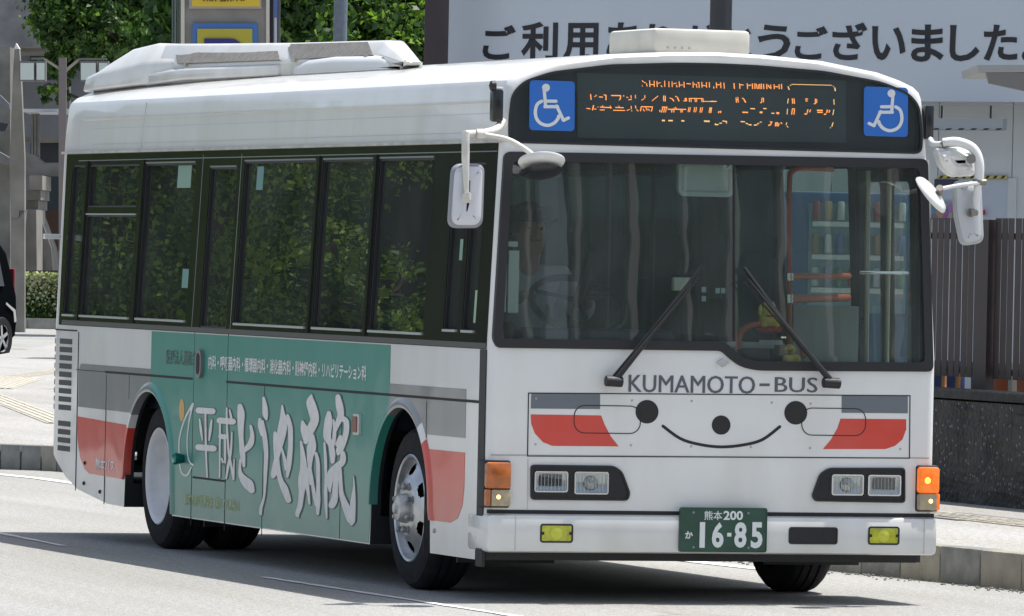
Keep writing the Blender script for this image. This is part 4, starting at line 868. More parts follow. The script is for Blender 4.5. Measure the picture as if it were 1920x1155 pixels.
a, b = ony(1263, 545, .3), ony(1297, 520, .3); box('ticket_unit', (a.x, .3, a.z), (b.x, .34, b.z), mat('unit_cream', (.55, .54, .42), .5), bus, .008)
for x0, y0 in ((1316, 538), (1316, 555), (1342, 540), (1352, 540)): a, b = ony(x0, y0+10, .4), ony(x0+8, y0, .4); box('switch_label', (a.x, .4, a.z), (b.x, .405, b.z), MATS['sticker_pale'], bus)
box('ceiling_panel', (.2, .3, 2.16), (2.1, .55, 2.2), mat('panel_mid_grey', (.10, .11, .11), .6), bus)
tubes('grab_rail', [([(.6, 1.2, 2.1), (.6, 7, 2.1)], .014), ([(1.7, 1.2, 2.1), (1.7, 7, 2.1)], .014), ([(.6, 2.4, .4), (.6, 2.4, 2.5)], .014), ([(1.7, 2.4, .4), (1.7, 2.4, 2.5)], .014), ([(1.0, 1.15, .4), (1.0, 1.15, 2.5)], .014)], mat('rail_dark', (.06, .062, .06), .5), bus)

# driver at the wheel
def skin(name, pts, edges, rad, m, parent, sub=2, root=0):
    me = bpy.data.meshes.new(name); me.from_pydata([Vector(p) for p in pts], edges, []); o = link(name, me, m)
    md = o.modifiers.new('s', 'SKIN'); md.use_smooth_shade = True
    for i, v in enumerate(me.skin_vertices[0].data): q = rad[i]; v.radius = (q, q) if not isinstance(q, tuple) else q; v.use_root = (i == root)
    m2 = o.modifiers.new('u', 'SUBSURF'); m2.levels = sub; m2.render_levels = sub
    bpy.context.view_layer.update(); me2 = bpy.data.meshes.new_from_object(o.evaluated_get(bpy.context.evaluated_depsgraph_get()))
    o.modifiers.clear(); o.data = me2; me2.polygons.foreach_set('use_smooth', [True]*len(me2.polygons)); o.parent = parent; return o
SKINM = mat('skin', (.38, .21, .14), .55); SHIRT = mat('white_shirt', (.55, .57, .60), .8); TROUS = mat('navy_trousers', (.02, .025, .04), .8); HAIRM = mat('dark_hair', (.012, .010, .009), .7)
X0, Y0, Z0 = .70, 1.50, 1.10
pts = [(0, 0, .05), (0, .04, .25), (0, .05, .42), (0, .03, .52), (0, -.01, .60), (0, -.03, .68), (0, -.035, .78),       # pelvis .. head top
       (-.19, .03, .45), (-.26, -.10, .27), (-.20, -.34, .33), (-.17, -.44, .36), (.19, .03, .45), (.26, -.10, .27), (.20, -.34, .33), (.17, -.44, .36),
       (-.11, -.05, .02), (-.13, -.45, .04), (-.13, -.50, -.36), (-.13, -.60, -.40), (.11, -.05, .02), (.13, -.45, .04), (.13, -.50, -.36), (.13, -.60, -.40)]
pts = [(X0+x, Y0+y, Z0+z) for x, y, z in pts]
ed = [(0, 1), (1, 2), (2, 3), (3, 4), (4, 5), (5, 6), (2, 7), (7, 8), (8, 9), (9, 10), (2, 11), (11, 12), (12, 13), (13, 14), (0, 15), (15, 16), (16, 17), (17, 18), (0, 19), (19, 20), (20, 21), (21, 22)]
rd = [(.15, .11), (.14, .10), (.15, .10), .055, .085, .095, .06, .065, .045, .034, .030, .065, .045, .034, .030, .085, .06, .045, .04, .085, .06, .045, .04]
drv = skin('person', pts, ed, rd, SKINM, None)
thing(drv, 'driver in a white shirt and dark cap holding the bus steering wheel', 'person')
def sub_skin(name, idx, grow, m):
    mp_ = {j: i for i, j in enumerate(idx)}; e = [(mp_[a], mp_[b]) for a, b in ed if a in mp_ and b in mp_]
    return skin(name, [pts[j] for j in idx], e, [tuple(q+grow for q in rd[j]) if isinstance(rd[j], tuple) else rd[j]+grow for j in idx], m, drv)
sub_skin('shirt', [0, 1, 2, 7, 8, 9, 11, 12, 13], .016, SHIRT)
sub_skin('trousers', [0, 15, 16, 17, 19, 20, 21], .014, TROUS)
hc = Vector(pts[5])
bm = bmesh.new(); bmesh.ops.create_uvsphere(bm, u_segments=20, v_segments=12, radius=.108); bmesh.ops.transform(bm, matrix=Matrix.Translation(hc+Vector((0, .02, .045))) @ Matrix.Diagonal((.92, 1.08, 1.0, 1)), verts=bm.verts[:])
bmesh.ops.delete(bm, geom=[v for v in bm.verts if v.co.z < hc.z-.03 or (v.co.y < hc.y-.05 and v.co.z < hc.z+.06)], context='VERTS'); build('hair', bm, HAIRM, drv, True)
bm = bmesh.new(); lathe(bm, [(0, .112), (.03, .118), (.06, .125), (.075, .11), (.08, .001)], tuple(hc+Vector((0, .0, .05))), 'z', 24, 1); bx(bm, hc+Vector((0, -.13, .055)), (.17, .09, .012), bev=.004); build('cap', bm, TROUS, drv, True)
bm = bmesh.new()
for s_ in (-1, 1): bmesh.ops.create_uvsphere(bm, u_segments=8, v_segments=6, radius=.008, matrix=Matrix.Translation(hc+Vector((s_*.032, -.092, .015))))
build('eyes', bm, INK, drv, True)
bm = bmesh.new(); bmesh.ops.create_cone(bm, segments=6, radius1=.02, radius2=.004, depth=.045, cap_ends=True, matrix=Matrix.Translation(hc+Vector((0, -.103, -.008))) @ Matrix.Rotation(R(20), 4, 'X')); build('nose', bm, SKINM, drv, True)
bm = bmesh.new(); bx(bm, hc+Vector((0, -.092, -.045)), (.05, .012, .010), bev=.003); build('mouth', bm, mat('lip', (.25, .09, .07), .6), drv, True)
for s_, hnd in ((-1, 10), (1, 14)):
    w_ = Vector(pts[hnd]); palm = w_+Vector((0, -.035, .005)); P = [w_, palm]; E2 = [(0, 1)]; RR = [.026, .030]
    for k in range(4):
        b0 = palm+Vector(((k-1.5)*.019, -.03, .012)); b1 = b0+Vector((0, -.03, -.006+.002*k)); b2 = b1+Vector((0, -.008, -.028)); i = len(P); P += [b0, b1, b2]; E2 += [(1, i), (i, i+1), (i+1, i+2)]; RR += [.010, .0095, .008]
    b0 = palm+Vector((-s_*.035, -.005, 0)); b1 = b0+Vector((-s_*.015, -.03, -.012)); i = len(P); P += [b0, b1]; E2 += [(1, i), (i, i+1)]; RR += [.012, .010]
    skin('hand', P, E2, RR, SKINM, drv, 1)
# little figures on the fare box
YC = mat('yellow_figure', (.62, .52, .10), .45); REDC = mat('red_cushion', (.42, .04, .04), .7)
cc = ony(1441, 612, .40)
cat = empty('cat_figurine', cc); cat.scale = (1.4, 1.4, 1.4); thing(cat, 'small yellow beckoning cat figurine sitting on a red cushion behind the windscreen', 'figurine')
def blob(name, parts, m, parent):
    bm = bmesh.new()
    for (x, y, z), (a, b, c) in parts: bmesh.ops.create_uvsphere(bm, u_segments=16, v_segments=10, radius=1, matrix=Matrix.Translation((x, y, z)) @ Matrix.Diagonal((a, b, c, 1)))
    return build(name, bm, m, parent, True, 80)
blob('body', [((0, 0, .022), (.036, .028, .028)), ((0, 0, .052), (.028, .024, .024)), ((-.024, -.012, .004), (.012, .014, .008)), ((.024, -.012, .004), (.012, .014, .008)), ((-.034, -.006, .055), (.008, .008, .022)), ((.028, -.012, .028), (.009, .009, .02))], YC, cat)
bm = bmesh.new()
for s_ in (-1, 1): bmesh.ops.create_cone(bm, segments=6, radius1=.010, radius2=.001, depth=.018, cap_ends=True, matrix=Matrix.Translation((s_*.016, 0, .079)))
build('ear', bm, YC, cat)
bm = bmesh.new(); lathe(bm, [(-.003, .027), (.003, .027)], (0, 0, .036), 'z', 16); build('collar', bm, REDC, cat)
blob('cushion', [((0, 0, -.012), (.05, .04, .014))], REDC, cat)
dk = empty('duck_figurine', ony(1484, 681, .30)); dk.scale = (1.5, 1.5, 1.5); thing(dk, 'tiny yellow duck figurine on the dashboard below the cat figurine', 'figurine')
blob('body', [((0, 0, .012), (.032, .022, .020)), ((-.008, -.004, .044), (.019, .018, .018))], mat('duck_yellow', (.65, .52, .06), .45), dk)
blob('beak', [((-.012, -.024, .042), (.008, .010, .004))], mat('beak_orange', (.6, .2, .02), .5), dk)

# ================================================================== GROUND
def node_mat(name): m = bpy.data.materials.new(name); m.use_nodes = True; MATS[name] = m; return m, m.node_tree.nodes, m.node_tree.links, m.node_tree.nodes['Principled BSDF']
def ground_mat(name, c1, c2, speck=(.5, .5, .48), cracks=True, sp=.66, tint=(.9, .88, .84)):
    m, n, l, b = node_mat(name); b.inputs['Roughness'].default_value = .93; b.inputs['Specular IOR Level'].default_value = .25
    tc = n.new('ShaderNodeTexCoord')
    def noise(s, d, vec=None): t = n.new('ShaderNodeTexNoise'); t.inputs['Scale'].default_value = s; t.inputs['Detail'].default_value = d; l.new(vec or tc.outputs['Object'], t.inputs['Vector']); return t.outputs[0]
    def ramp(src, p0, p1, a, b_): r = n.new('ShaderNodeValToRGB'); r.color_ramp.elements[0].position = p0; r.color_ramp.elements[1].position = p1; r.color_ramp.elements[0].color = (*a, 1); r.color_ramp.elements[1].color = (*b_, 1); l.new(src, r.inputs[0]); return r.outputs[0]
    def mix(kind, f, a, b_): x = n.new('ShaderNodeMix'); x.data_type = 'RGBA'; x.blend_type = kind; (l.new(f, x.inputs[0]) if not isinstance(f, float) else setattr(x.inputs[0], 'default_value', f)); l.new(a, x.inputs[6]); l.new(b_, x.inputs[7]); return x.outputs[2]
    big = ramp(noise(.22, 5), .35, .65, c1, c2)
    mp = n.new('ShaderNodeMapping'); mp.inputs['Scale'].default_value = (2.2, .12, 1); l.new(tc.outputs['Object'], mp.inputs[0])
    lanes = ramp(noise(1.0, 4, mp.outputs[0]), .35, .7, (1, 1, 1), tint)
    col = mix('MULTIPLY', 1.0, big, lanes)
    fine = ramp(noise(95, 2), .38, .62, (.66, .66, .66), (1.2, 1.2, 1.2)); col = mix('MULTIPLY', 1.0, col, fine)
    mid = ramp(noise(26, 5), .35, .68, (.80, .80, .80), (1.12, 1.12, 1.11)); col = mix('MULTIPLY', 1.0, col, mid)
    vo = n.new('ShaderNodeTexVoronoi'); vo.inputs['Scale'].default_value = 60; l.new(tc.outputs['Object'], vo.inputs['Vector'])
    sm = ramp(vo.outputs['Distance'], .10, .16, (1, 1, 1), (0, 0, 0)); r2 = ramp(noise(25, 2), sp-.08, sp, (0, 0, 0), (1, 1, 1)); msk = mix('MULTIPLY', 1.0, sm, r2)
    rgb = n.new('ShaderNodeRGB'); rgb.outputs[0].default_value = (*speck, 1); col = mix('MIX', msk, col, rgb.outputs[0])
    if cracks:
        v2 = n.new('ShaderNodeTexVoronoi'); v2.feature = 'DISTANCE_TO_EDGE'; v2.inputs['Scale'].default_value = .33
        nm = n.new('ShaderNodeTexNoise'); nm.inputs['Scale'].default_value = 1.5; nm.inputs['Detail'].default_value = 6; l.new(tc.outputs['Object'], nm.inputs[0])
        ad = mix('LINEAR_LIGHT', .12, tc.outputs['Object'], nm.outputs[1]); l.new(ad, v2.inputs['Vector'])
        cr = ramp(v2.outputs['Distance'], .0015, .006, (1, 1, 1), (0, 0, 0)); gate = ramp(noise(.35, 2), .58, .64, (0, 0, 0), (1, 1, 1)); cm = mix('MULTIPLY', 1.0, cr, gate)
        dk_ = n.new('ShaderNodeRGB'); dk_.outputs[0].default_value = (.16, .16, .155, 1); col = mix('MIX', cm, col, dk_.outputs[0])
    l.new(col, b.inputs['Base Color'])
    bp = n.new('ShaderNodeBump'); bp.inputs['Strength'].default_value = .35; bp.inputs['Distance'].default_value = .006; l.new(noise(120, 3), bp.inputs['Height']); l.new(bp.outputs[0], b.inputs['Normal'])
    return m
ROAD = ground_mat('worn_asphalt', (.315, .316, .306), (.365, .366, .353), speck=(.5, .5, .48))
PAVE = ground_mat('pavement_concrete', (.36, .356, .345), (.41, .405, .395), speck=(.55, .55, .52), sp=.7)
bm = bmesh.new(); v = [bm.verts.new(p) for p in ((-300, -300, 0), (300, -300, 0), (300, 500, 0), (-300, 500, 0))]; bm.faces.new(v); road = build('road', bm, ROAD); road['kind'] = 'structure'
KZ = .19
kp = [(4.1, -5.5), (3.62, -.55), (3.42, 1.47), (3.21, 3.59), (3.12, 8), (3.12, 14), (3.14, 18.0), (3.17, 18.7), (3.09, 18.97), (2.78, 19.2), (1.6, 20.05), (.3, 21.0), (-2, 22.8)]
far = [(12.2, 57.2), (14.64, 63.3), (18.56, 74.7), (30, 108), (60, 108), (60, -20), (5.5, -20)]
bm = bmesh.new(); q = [bm.verts.new((x+(.12 if y < 18.7 else .04), y+(0 if y < 18.7 else .1), KZ-.004)) for x, y in kp]+[bm.verts.new((x, y, KZ-.004)) for x, y in far]
q2 = [bm.verts.new((v_.co.x, v_.co.y, -.02)) for v_ in q]
bm.faces.new(q); N_ = len(q)
for i in range(N_): bm.faces.new((q[i], q[(i+1) % N_], q2[(i+1) % N_], q2[i]))
side_ = build('pavement', bm, PAVE); side_['kind'] = 'structure'
# kerbstones one by one
KM = [mat('kerb_stone_a', (.26, .26, .24), .9, alt=(.16, .165, .155), nscale=7, bump=.3, noise=.3), mat('kerb_stone_b', (.31, .29, .24), .9, alt=(.22, .21, .18), nscale=7, bump=.3, noise=.3), mat('kerb_stone_c', (.23, .235, .22), .9, alt=(.15, .155, .15), nscale=9, bump=.3, noise=.3)]
def along(pts, step_fn):
    pts = [Vector(p) for p in pts]; out = []; i = 0; t = 0.0; p = pts[0].copy()
    while i < len(pts)-1:
        st = step_fn(p); need = st; a = p.copy()
        while i < len(pts)-1 and (pts[i+1]-p).length < need: need -= (pts[i+1]-p).length; p = pts[i+1].copy(); i += 1
        if i >= len(pts)-1: break
        p = p+(pts[i+1]-p).normalized()*need; out.append((a, p.copy()))
    return out
ks = {}
for a, b in along(kp, lambda p: .44 if p.y < 18.2 else .165):
    d = (b-a); ln = d.length; key = round(ln, 2), random.randrange(3)
    if key not in ks:
        bm = bmesh.new(); bx(bm, (0, 0, 0), (ln-.008, .15, KZ+.04), bev=.012); o = build('kerbstone', bm, KM[key[1]], side_, True); ks[key] = o.data
    else: o = link('kerbstone', ks[key], None, side_)
    nn = Vector((d.y, -d.x)).normalized(); c = (a+b)/2+nn*.075*(1 if nn.x > 0 or nn.y > .5 else -1)
    o.location = (c.x, c.y, KZ/2-.02+random.uniform(-.002, .002)); o.rotation_euler.z = math.atan2(d.y, d.x)+random.uniform(-.006, .006)
# tactile guide tiles
TM = [mat('tactile_yellow', (.46, .43, .36), .85, noise=.25, nscale=10), mat('tactile_yellow_pale', (.50, .47, .40), .85, noise=.25, nscale=10)]
def tile_mesh(m_):
    bm = bmesh.new(); bx(bm, (0, 0, .004), (.294, .294, .008))
    for k in range(4): bx(bm, (0, -.105+.07*k, .011), (.27, .028, .006))
    o = build('tactile_tile', bm, m_, side_); me = o.data; bpy.data.objects.remove(o); return me
tm = [tile_mesh(x) for x in TM]
def strip(p0, p1, n_w=1):
    p0, p1 = Vector((p0.x, p0.y)), Vector((p1.x, p1.y)); d = (p1-p0); t = d.normalized(); nn = Vector((-t.y, t.x)); n = int(d.length/.3)
    for i in range(n):
        for j in range(n_w):
            c = p0+t*(.15+.3*i)+nn*.3*(j-(n_w-1)/2); o = link('tactile_tile', random.choice(tm), None, side_); o.location = (c.x, c.y, KZ-.006+random.uniform(0, .002)); o.rotation_euler.z = math.atan2(t.y, t.x)
g = lambda px, py: onz(px, py, KZ)
strip(g(1725, 961), g(2010, 993), 1)
a, b = g(-40, 733), g(120, 794); strip(b, b+(a-b)*1.0, 1)
a, b = g(150, 690), g(-20, 712); strip(b, a, 1)
strip(g(-30, 728), g(34, 708), 2)
# painted lines
LINE = mat('road_paint', (.72, .72, .69), .85, alt=(.52, .52, .50), nscale=16, noise=.2, detail=8)
def rline(pts, wd, z=.004, name='road_line', wob=.0):
    P = [Vector(p) for p in pts]; bm = bmesh.new(); L1, L2 = [], []
    for i, p in enumerate(P):
        t = (P[min(i+1, len(P)-1)]-P[max(0, i-1)]).normalized(); nn = Vector((-t.y, t.x))*wd/2*(1+random.uniform(-wob, wob)); L1.append(bm.verts.new((*(p+nn), z))); L2.append(bm.verts.new((*(p-nn), z)))
    for i in range(len(P)-1): bm.faces.new((L1[i], L1[i+1], L2[i+1], L2[i]))
    o = build(name, bm, LINE, road); return o
def dense(a, b, n): a, b = Vector(a), Vector(b); return [tuple(a+(b-a)*i/n) for i in range(n+1)]
rline(dense((2.86, 3.3), (2.73, 5.07), 10)+dense((2.72, 5.3), (2.52, 16.2), 20)+[(2.53, 17.2), (2.45, 18.0), (2.2, 18.7), (1.6, 19.3), (.6, 20.1), (-2, 22)], .13, wob=.06)
rline(dense((-.35, 2.43), (-.26, -1.5), 30)+dense((-.25, -1.8), (-.1, -8), 20), .05, wob=.3)
rline(dense((-.42, 5.95), (-.33, 7.9), 12)+dense((-.33, 8.1), (-.2, 12), 8), .05, wob=.3)
a = onz(0, 603); b = onz(120, 598); rline([(a.x-6, a.y-1), (a.x, a.y), (b.x, b.y), (b.x+8, b.y+1)], .5)
a = onz(0, 688); b = onz(110, 664); rline([(a.x-2, a.y-5), (a.x, a.y), (b.x, b.y), (b.x+3, b.y+9)], .2)
# litter of small stones in the gutter
bm = bmesh.new()
for _ in range(520):
    t = random.random(); y = -2+t*8; x = 3.35-.1*(y-2)+.0; x = np.interp(y, [p[1] for p in kp[:6]], [p[0] for p in kp[:6]])-abs(random.gauss(0, .10))-.01; s = random.uniform(.003, .011)
    bmesh.ops.create_icosphere(bm, subdivisions=1, radius=s, matrix=Matrix.Translation((x, y, s*.4)) @ Matrix.Diagonal((1, random.uniform(.6, 1.4), .6, 1)))
o = build('gutter_gravel', bm, mat('grit', (.22, .215, .20), .95, alt=(.12, .12, .11), nscale=30)); thing(o, 'loose grit and small stones lying in the gutter along the kerb', 'gravel', kind='stuff')
bm = bmesh.new(); p0 = g(1755, 968)
bx(bm, (p0.x+.15, p0.y, KZ+.001), (.5, 1.1, .004)); o = build('patched_asphalt', bm, mat('patch_grey', (.20, .20, .205), .95, noise=.4, nscale=30, bump=.4), side_); o.rotation_euler.z = 0

# ================================================================== WALL, FENCE AND WHAT STANDS BEHIND (right)
wx = onz(1830, 945, KZ).x; wtop = onx(1751, 728, wx).z; wjoint = onx(1751, 745, wx).z
WALLM, n_, l_, b_ = node_mat('dark_pebble_wall'); b_.inputs['Roughness'].default_value = .9
tc = n_.new('ShaderNodeTexCoord'); t1 = n_.new('ShaderNodeTexNoise'); t1.inputs['Scale'].default_value = 3; t1.inputs['Detail'].default_value = 8; l_.new(tc.outputs['Object'], t1.inputs[0])
r1 = n_.new('ShaderNodeValToRGB'); r1.color_ramp.elements[0].position = .35; r1.color_ramp.elements[1].position = .7; r1.color_ramp.elements[0].color = (.030, .031, .029, 1); r1.color_ramp.elements[1].color = (.085, .082, .074, 1); l_.new(t1.outputs[0], r1.inputs[0])
vo = n_.new('ShaderNodeTexVoronoi'); vo.inputs['Scale'].default_value = 26; vo.inputs['Randomness'].default_value = 1; l_.new(tc.outputs['Object'], vo.inputs['Vector'])
r2 = n_.new('ShaderNodeValToRGB'); r2.color_ramp.elements[0].position = .0; r2.color_ramp.elements[1].position = .30; r2.color_ramp.elements[0].color = (1, 1, 1, 1); r2.color_ramp.elements[1].color = (0, 0, 0, 1); l_.new(vo.outputs['Distance'], r2.inputs[0])
sp_ = n_.new('ShaderNodeSeparateColor'); l_.new(vo.outputs['Color'], sp_.inputs[0]); gt = n_.new('ShaderNodeMath'); gt.operation = 'GREATER_THAN'; gt.inputs[1].default_value = .74; l_.new(sp_.outputs[0], gt.inputs[0])
mu = n_.new('ShaderNodeMath'); mu.operation = 'MULTIPLY'; l_.new(gt.outputs[0], mu.inputs[0]); l_.new(r2.outputs[0], mu.inputs[1])
mx = n_.new('ShaderNodeMix'); mx.data_type = 'RGBA'; mx.inputs[7].default_value = (.38, .38, .35, 1); l_.new(mu.outputs[0], mx.inputs[0]); l_.new(r1.outputs[0], mx.inputs[6]); l_.new(mx.outputs[2], b_.inputs['Base Color'])
bp = n_.new('ShaderNodeBump'); bp.inputs['Strength'].default_value = 1; bp.inputs['Distance'].default_value = .02; l_.new(vo.outputs['Distance'], bp.inputs['Height']); l_.new(bp.outputs[0], b_.inputs['Normal'])
wall = empty('retaining_wall', (wx, 14, KZ)); thing(wall, 'low dark wall of rough pebbled concrete behind the pavement', 'wall')
for k in range(3):
    y0 = 4+k*5.2+(1.15 if k else 0); y1 = 4+(k+1)*5.2+1.15
    bm = bmesh.new(); bx(bm, (wx+.15, (y0+y1)/2, (KZ-.05+wjoint-.012)/2), (.3, y1-y0-.02, wjoint-.012-KZ+.05)); bmesh.ops.subdivide_edges(bm, edges=bm.edges[:], cuts=24, use_grid_fill=True)
    for v_ in bm.verts:
        if v_.co.x < wx+.01: v_.co.x += random.gauss(0, .006)
    o = build('wall_panel', bm, WALLM, wall); o.matrix_parent_inverse = wall.matrix_world.inverted()
    o.matrix_parent_inverse = Matrix.Translation((-wx, -14, -KZ))
    bm = bmesh.new(); bx(bm, (wx+.13, (y0+y1)/2, (wjoint+wtop)/2), (.30, y1-y0-.015, wtop-wjoint), bev=.01); o = build('coping', bm, mat('coping_dark', (.07, .07, .066), .9, alt=(.03, .032, .03), nscale=14, bump=.6), wall); o.matrix_parent_inverse = Matrix.Translation((-wx, -14, -KZ))
fxx = wx+.30
ftop = onx(1830, 409, fxx).z; fbl = onx(1790, 706, fxx).z; fbr = onx(1890, 712, fxx).z
fence = empty('slatted_fence', (fxx, 14, wtop)); thing(fence, 'dark brown fence of upright slats standing behind the low wall', 'fence')
SL = [mat('brown_slat', (.036, .023, .023), .55, noise=.3, nscale=5), mat('brown_slat_light', (.046, .030, .029), .55, noise=.3, nscale=5)]
PI_ = Matrix.Translation((-fxx, -14, -wtop))
yp0, yp1 = onx(1838, 560, fxx).y, onx(1862, 560, fxx).y
ymid = (yp0+yp1)/2
bm = bmesh.new(); bx(bm, (fxx-.01, ymid, (wtop+ftop)/2-.02), (.06, abs(yp0-yp1), ftop-wtop+.02)); o = build('fence_post', bm, SL[0], fence); o.matrix_parent_inverse = PI_
msh = {}
def slat(y, wd, z0, z1, m_):
    k = (round(wd, 3), round(z1-z0, 3), m_.name)
    if k not in msh:
        bm = bmesh.new(); bx(bm, (0, 0, 0), (.003, wd, z1-z0)); o = build('slat', bm, m_, fence); msh[k] = o.data
    else: o = link('slat', msh[k], None, fence)
    o.matrix_parent_inverse = PI_; o.location = (fxx+random.uniform(-.003, .003), y, (z0+z1)/2)
y = yp0+.055
while y < 20: slat(y, .0865, fbl, ftop, random.choice(SL)); y += .1015
y = yp1-.06
while y > 7: slat(y, .089, fbr, ftop, random.choice(SL)); y -= .106
bm = bmesh.new(); bx(bm, (fxx+.04, 14.0, 1.85), (.03, 11, .04)); bx(bm, (fxx+.04, 14.0, 1.0), (.03, 11, .04)); o = build('fence_rail', bm, SL[0], fence); o.matrix_parent_inverse = PI_
# benches behind the fence, seen under it
bxx = fxx+.55
def behind(px0, py0, px1, py1, x, th, name, m, parent=None, bev=0):
    a = onx(px0, py0, x); b = onx(px1, py1, x); return box(name, (x, min(a.y, b.y), min(a.z, b.z)), (x+th, max(a.y, b.y), max(a.z, b.z)), m, parent, bev)
def stand(px0, px1, ybot, name, label, cat, mcol, xtra=None):
    a = onx(px0, 560, bxx); b = onx(px1, 560, bxx); zt_ = .78; e = empty(name, (bxx+.2, (a.y+b.y)/2, KZ)); thing(e, label, cat); Pm = Matrix.Translation(-Vector((bxx+.2, (a.y+b.y)/2, KZ)))
    y0, y1 = min(a.y, b.y), max(a.y, b.y)
    for nm_, A, B in (('seat_back', (bxx, y0, .60), (bxx+.05, y1, 1.04)), ('seat', (bxx+.05, y0, .58), (bxx+.45, y1, .64)), ('leg', (bxx+.1, y0+.05, KZ), (bxx+.15, y0+.1, .58)), ('leg', (bxx+.1, y1-.1, KZ), (bxx+.15, y1-.05, .58))):
        o = box(nm_, A, B, mcol if 'leg' not in nm_ else STEEL, e, .008 if 'leg' not in nm_ else 0); o.matrix_parent_inverse = Pm
    return e
OB = mat('orange_plastic', (.55, .13, .05), .5); BB = mat('blue_plastic', (.02, .055, .19), .5)
stand(1700, 1800, 730, 'bench', 'long blue bench back showing below the fence near the bus mirror', 'bench', BB)
stand(1823, 1837, 730, 'bench', 'short blue bench end beside the fence post', 'bench', BB)
stand(1863, 1891, 740, 'bench', 'orange bench back showing below the fence beside the cream box', 'bench', OB)
stand(1909, 1990, 740, 'bench', 'orange bench at the edge of the photo below the fence', 'bench', OB)
a = onx(1892, 560, bxx); b = onx(1900, 560, bxx); o = box('cream_box', (0, 0, 0), (.3, abs(a.y-b.y), .86), mat('cream_paint', (.55, .55, .45), .6), None, .01); o.location = (bxx, b.y, KZ); thing(o, 'narrow cream box standing between two orange benches', 'box')
a = onx(1800, 560, bxx); b = onx(1822, 560, bxx); o = tubes('orange_frame', [(smoothpath([(0, 0, .80), (0, 0, .70), (0, -.03, .67), (0, -.20, .67), (0, -.235, .70), (0, -.235, .80)], 3), .018)], mat('orange_tube', (.6, .30, .10), .5), None); o.location = (bxx-.1, a.y, KZ-.02); thing(o, 'bent pale orange tube between the two blue bench backs', 'frame')
# ---- terminal wall and notice board share one plane
A0 = onz(835, 195, 2.90) if False else dist(835, 195, 58); B0 = dist(1920, 195, 55)
zb0 = (A0.z+B0.z)/2; dW = Vector((B0.x-A0.x, B0.y-A0.y, 0)).normalized(); nW = Vector((dW.y, -dW.x, 0))      # towards the camera
if nW.dot(CAM-A0) < 0: nW = -nW
O_ = Vector((A0.x, A0.y, 0))
def uvw(px, py, off=0.0): d = ray(px, py); c = O_+nW*off; t = nW.dot(c-CAM)/nW.dot(d); p = CAM+d*t; return ((p-O_).dot(dW), p.z)
def mW(u, v, w_=0): return O_+dW*u+nW*w_+Vector((0, 0, v))
def wrect(name, px0, py0, px1, py1, w0, w1, m, parent=None, r=None):
    a = uvw(px0, py0, w1); b = uvw(px1, py1, w1); q = [(a[0], b[1]), (b[0], b[1]), (b[0], a[1]), (a[0], a[1])] if not r else rr(a[0], a[1], b[0], b[1], r); return sheet(name, [q], mW, w0, w1, m, parent)
term = empty('terminal_building', O_); thing(term, 'pale panelled bus terminal wall behind the fence', 'building'); TI = Matrix.Translation(-O_)
def tpart(o): o.matrix_parent_inverse = TI; return o
PANEL = mat('wall_panel_white', (.52, .55, .56), .6, noise=.05, nscale=2)
u0_ = -1.0
us = sorted([-.2]+[uvw(px, 300, -.3)[0] for px in (1000, 1180, 1390, 1560, 1759, 1898, 2040, 2200, 2400, 2700)])
for a, b in zip(us, us[1:]): tpart(sheet('wall_panel', [[(a+.004, KZ), (b-.004, KZ), (b-.004, 6.5), (a+.004, 6.5)]], mW, -.36, -.30, PANEL, term))
tpart(sheet('wall_core', [[(-.15, KZ-.1), (14, KZ-.1), (14, 6.4), (-.15, 6.4)]], mW, -3.0, -.37, mat('joint_grey', (.18, .19, .19), .8), term))
tpart(wrect('door_recess', 1765, 334, 1890, 470, -.30, -.296, mat('door_pale_blue', (.42, .47, .54), .5), term))
tpart(wrect('door_frame', 1890, 334, 1903, 470, -.30, -.285, PANEL, term))
tpart(wrect('window_dark', 1752, 336, 1796, 352, -.296, -.29, mat('navy_glass', (.015, .02, .05), .2), term))
# board
BOARD = mat('board_pale_blue_grey', (.52, .57, .63), .5, noise=.04, nscale=1.5)
board = empty('notice_board', O_); thing(board, 'huge pale blue-grey board with large black Japanese thank-you lettering', 'sign'); 
bpart = tpart
bpart(wrect('board_face', 835, -70, 2140, 193, 0, .06, BOARD, board)); bpart(wrect('board_trim', 833, 191.5, 2140, 199, -.02, .075, mat('trim_grey', (.33, .36, .37), .5), board)); bpart(wrect('board_edge', 829, -70, 835, 193, -.02, .07, mat('edge_dark', (.12, .12, .13), .5), board))
BLKT = mat('board_black', (.012, .013, .018), .5)
for ch, x0, y0, x1, y1 in (('ご', 905, 47, 968, 112), ('利', 977, 41, 1047, 114), ('用', 1055, 43, 1123, 114), ('あ', 1137, 42, 1202, 113), ('り', 1214, 45, 1262, 114), ('が', 1280, 43, 1346, 113), ('と', 1356, 45, 1410, 113), ('う', 1420, 46, 1483, 112), ('ご', 1490, 49, 1553, 112), ('ざ', 1560, 42, 1627, 113), ('い', 1634, 49, 1699, 113), ('ま', 1708, 46, 1771, 116), ('し', 1780, 47, 1838, 115), ('た', 1844, 46, 1909, 114), ('。', 1916, 94, 1937, 115)):
    a = uvw(x0, y1, .06); b = uvw(x1, y0, .06); bpart(text('lettering', ch, a[0], a[1], b[0], b[1], mW, .064, BLKT, board, .028))
